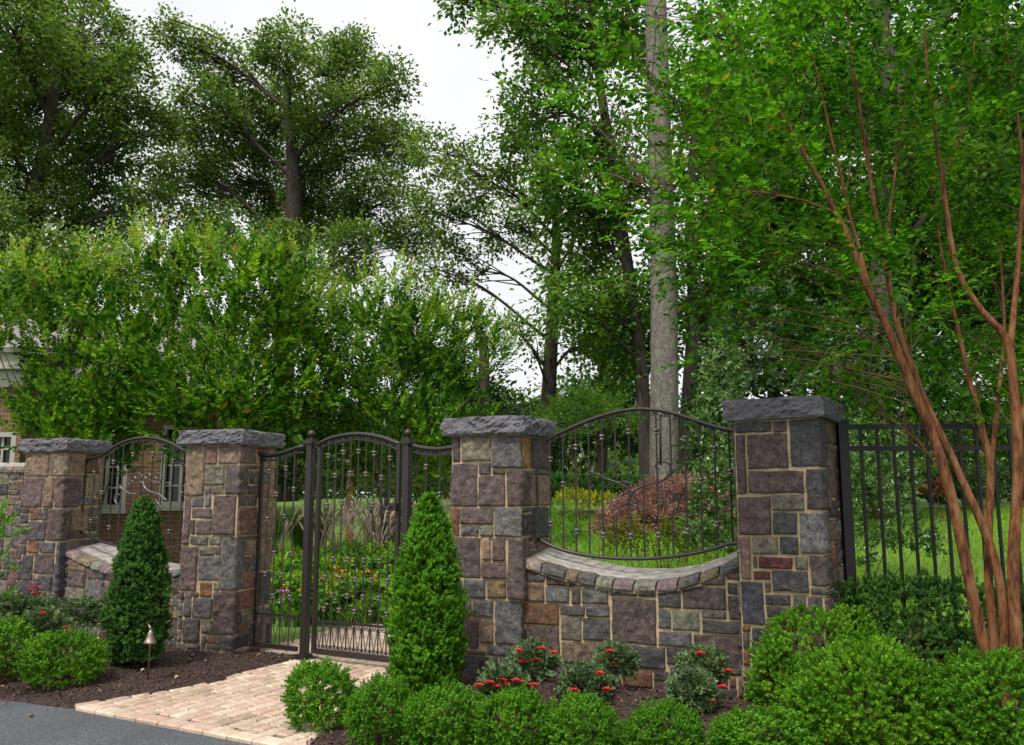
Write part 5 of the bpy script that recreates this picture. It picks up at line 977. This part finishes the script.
for i, (px, where) in enumerate(((272, "behind the hinge side panel"), (300, "behind the hinge post"), (325, "behind the gate's first pickets"), (345, "behind the gate's middle pickets"), (366, "behind the gate's last pickets"), (388, "beside the boxwood cone"), (420, "hidden half by the boxwood cone"), (448, "beside the gate's right pillar"))):
    clump("edging_grass", "low tuft of edging grass %s" % where, px, 606, 10.15 + (400 - px) * .0022, M['lf_green'], 110, .30, .016, .9, GA)
rows = [(275, 590, 10.7, 'lf_green'), (300, 588, 10.6, 'lf_lime'), (322, 588, 10.5, 'lf_green'), (346, 586, 10.5, 'lf_lime'), (372, 586, 10.4, 'lf_green'), (396, 584, 10.4, 'lf_lime'), (284, 565, 11.5, 'lf_lime'), (312, 560, 11.4, 'lf_green'), (338, 562, 11.3, 'lf_lime'), (362, 560, 11.3, 'lf_green'), (388, 560, 11.2, 'lf_green'),
        (270, 540, 12.4, 'lf_green'), (296, 540, 12.3, 'lf_lime'), (324, 540, 12.2, 'lf_lime'), (350, 538, 12.2, 'lf_green'), (378, 536, 12.1, 'lf_lime'), (404, 536, 12.0, 'lf_lime'), (440, 560, 11.0, 'lf_lime'), (430, 530, 12.4, 'lf_lime')]
KW = ["beside the pillar", "left of the hinge post", "under the gate's first scroll", "under the lyre scroll", "under the latch", "by the boxwood cone"]
for i, (px, py, d, m) in enumerate(rows):
    row = "front" if d < 11 and px < 420 else "middle" if d < 11.8 else "back"
    q = at_y(px, py, d); z = float(gz(q[0], q[1])); hgt = .42 if row == "front" else .5; lob = [(np.array([q[0], q[1], z + hgt * .55]), np.array([.30, .28, hgt * .55]))]
    shrub("perennial", "%s broad leaved perennial in the %s row, %s" % ("lime green" if m == 'lf_lime' else "mid green", row, KW[min(5, max(0, int((px - 262) / 26)))]), (q[0], q[1], z), lob, 130, SP_BROAD, M[m], "broad leaved perennials behind the gate", 5, .006, "plant", jit=.8, depth=.8, sc=(.7, 1.25))
def lily(px, py, d, mat, r, label, name="lily", n=4):
    q = at_y(px, py, d); z = float(gz(q[0], q[1])); root, base = clump(name, label, px, py, d, M['lf_green'], 26, max(.3, (q[2] - z) * .7), .03, .6, "flowering lilies behind the gate"); mb = MB()
    for k in range(n): p = q + np.array([rng.normal(0, .07), rng.normal(0, .04), rng.normal(0, .05)]); mb.tube([base, (base + p) / 2 + (.02, 0, .02), p], .005, 4); flower(root, p, M[mat], r)
    mb.build("stem", M['lf_green'], root)
lily(340, 575, 10.5, 'orange', .07, "orange lilies under the lyre scroll"); lily(366, 578, 10.4, 'orange', .06, "orange lilies right of the gate's centre"); lily(322, 583, 10.4, 'coral', .08, "coral lilies close beside the hinge post", n=2); lily(300, 592, 10.3, 'coral', .05, "coral lilies half behind the hinge post", n=2)
lily(282, 592, 10.2, 'pink', .085, "single pink bloom seen through the hinge side panel", "pink_flower", 2); lily(294, 600, 10.15, 'lilac', .05, "faded lilac bloom beside the pink one", "lilac_flower", 2); lily(394, 560, 10.8, 'yellow', .04, "yellow daylilies beside the latch post", "yellow_daylily", 5); lily(440, 535, 11.6, 'yellow', .05, "yellow daylilies above the brighter boxwood cone", "yellow_daylily", 7); lily(310, 548, 11.6, 'orange', .035, "small orange lilies high up by the hinge post", n=5)
for i, (px, py, d, n_, lab) in enumerate(((335, 545, 13.4, 16, "by the wooden post"), (360, 545, 13.2, 20, "in the middle of the gate"), (378, 542, 13.0, 20, "beside the latch"), (318, 545, 13.0, 12, "beside the hinge post"), (398, 540, 13.2, 14, "behind the latch post"), (275, 545, 13.2, 10, "behind the hinge side panel"), (445, 540, 13.4, 8, "beside the gate's right pillar"))):
    root, base = clump("fountain_grass", "fountain grass with buff pink plumes %s" % lab, px, py, d, M['lf_grass'], 150, .75, .010, .8, "plumed fountain grasses", .8); mb = MB()
    for k in range(int(n_ * 1.4)):
        a = rng.uniform(0, 6.28); l = rng.uniform(.8, 1.1); ln = rng.uniform(.1, .45); tip = base + np.array([ln * math.cos(a), ln * math.sin(a), l * .92]); m0 = base + np.array([.25 * ln * math.cos(a), .25 * ln * math.sin(a), l * .5]); dn = unit(tip - m0); mb.tube(smooth_curve([base, m0, tip], 3), .003, 4, cap=False); mb.tube([tip - dn * .02, tip + dn * .04, tip + dn * .10, tip + dn * .17 + (0, 0, -.02)], [.004, .014, .012, .003], 6)
    mb.build("plume", M['plume'], root)
for i, (px, d, lab) in enumerate(((300, 15.2, "behind the hinge post"), (322, 15.4, "left of the wooden post"), (372, 15.4, "right of the wooden post"), (392, 15.2, "behind the latch post"), (428, 15.0, "behind the latch side panel"), (270, 15.0, "behind the hinge side panel"))):
    clump("meadow_grass", "tall soft green grass %s" % lab, px, 530, d, M['lf_grass'], 420, .95, .012, .55, "tall grasses at the back of the garden", .8)
q = at_y(349.5, 530, 14.6); z = float(gz(q[0], q[1])); zt = at_y(349.5, 441, 14.6)[2]; root = empty("wooden_post", (q[0], q[1], z), "square brown wooden post standing in the garden behind the gate", "post")
mb = MB(); mb.box((q[0], q[1], (z + zt) / 2 - .1), (.055, .055, (zt - z) / 2 + .1)); mb.build("post_shaft", M['wood'], root); mb = MB(); mb.box((q[0], q[1], zt + .015), (.07, .07, .014)); mb.build("post_cap", M['wood'], root)
# lawn blades where the lawn shows between the bars
n = 60000; x = np.concatenate([rng.uniform(.2, 4.4, n // 2), rng.uniform(2.6, 9.5, n // 2)]); y = np.concatenate([rng.uniform(8.2, 17.5, n // 2), rng.uniform(7.6, 16.5, n // 2)]); k = behind(x, y) > .7; x, y = x[k], y[k]
dd2 = rng.normal(0, .4, (len(x), 3)) + [0, 0, 1.]; V, Q = place(*leaf4(.085, .012, .2), frames(dd2, rdir(len(x))), np.stack([x, y, gz(x, y) - .015], -1), rng.uniform(.6, 1.2, len(x)))
o = link("grass", qmesh("grass", V, Q, M['lf_lawn'])); o["kind"] = "stuff"; o["label"] = "mown green grass of the lawns behind the wall"; o["category"] = "grass"
# a distant mass of woodland closing the view
xs2 = rng.uniform(-45, 48, 900); ys2 = rng.uniform(36, 52, 900); zz2 = gz(xs2, ys2) + rng.uniform(.2, 4.6, 900) * (.7 + .3 * np.sin(xs2 * .35)); o_ = rng.normal(size=(900, 110, 3)) * [1.0, 1.0, .6]
P = (np.stack([xs2, ys2, zz2], -1)[:, None] + o_).reshape(-1, 3); me = leafmesh("woodland", P, rdir(len(P)), np.array([0, -.3, 1.]) + rng.normal(0, .5, P.shape), leaf4(.30, .2), M['lf_oak'], rng.uniform(.7, 1.3, len(P)), (0, 0, 0))
o = link("woodland", me); o["kind"] = "stuff"; o["label"] = "distant low woodland closing the view behind the garden"; o["category"] = "woodland"
q = at_z(28, 718, .004); V, Fc = leaf6(.06, .036, .5, .2); mb = MB(); mb.add(V + q + (0, 0, .012), Fc.tolist()); tag(mb.build("fallen_leaf", M['litter'], None, q), "single dry brown leaf lying on the grey asphalt driveway", "leaf")
# leaves fallen on the mulch, each lying on its own
for px, py, m in ((262, 657, 'litter'), (190, 662, 'litter_pale'), (205, 664, 'litter_pale'), (145, 671, 'litter_pale'), (4, 690, 'litter'), (24, 691, 'litter'), (178, 679, 'litter_pale'), (96, 640, 'litter_pale'), (665, 708, 'litter'), (640, 672, 'litter'), (655, 690, 'litter_pale'), (548, 690, 'litter'), (715, 712, 'litter')):
    q = at_z(px, py, .06); q = at_z(px, py, bedz(q[0], q[1])); q[2] = bedz(q[0], q[1]) + .022
    V, Fc = leaf6(.055, .034, .5, .2); a = rng.uniform(0, 6.28); Rm = np.array([[math.cos(a), -math.sin(a), 0], [math.sin(a), math.cos(a), 0], [0, 0, 1]]); mb = MB(); mb.add(V @ Rm.T + q, Fc.tolist())
    o = mb.build("fallen_leaf", M[m], None, q); tag(o, "small dry %s leaf lying on the dark mulch" % ("orange brown" if m == 'litter' else "pale tan"), "leaf", "%s fallen leaves" % ("orange brown" if m == 'litter' else "pale tan"))
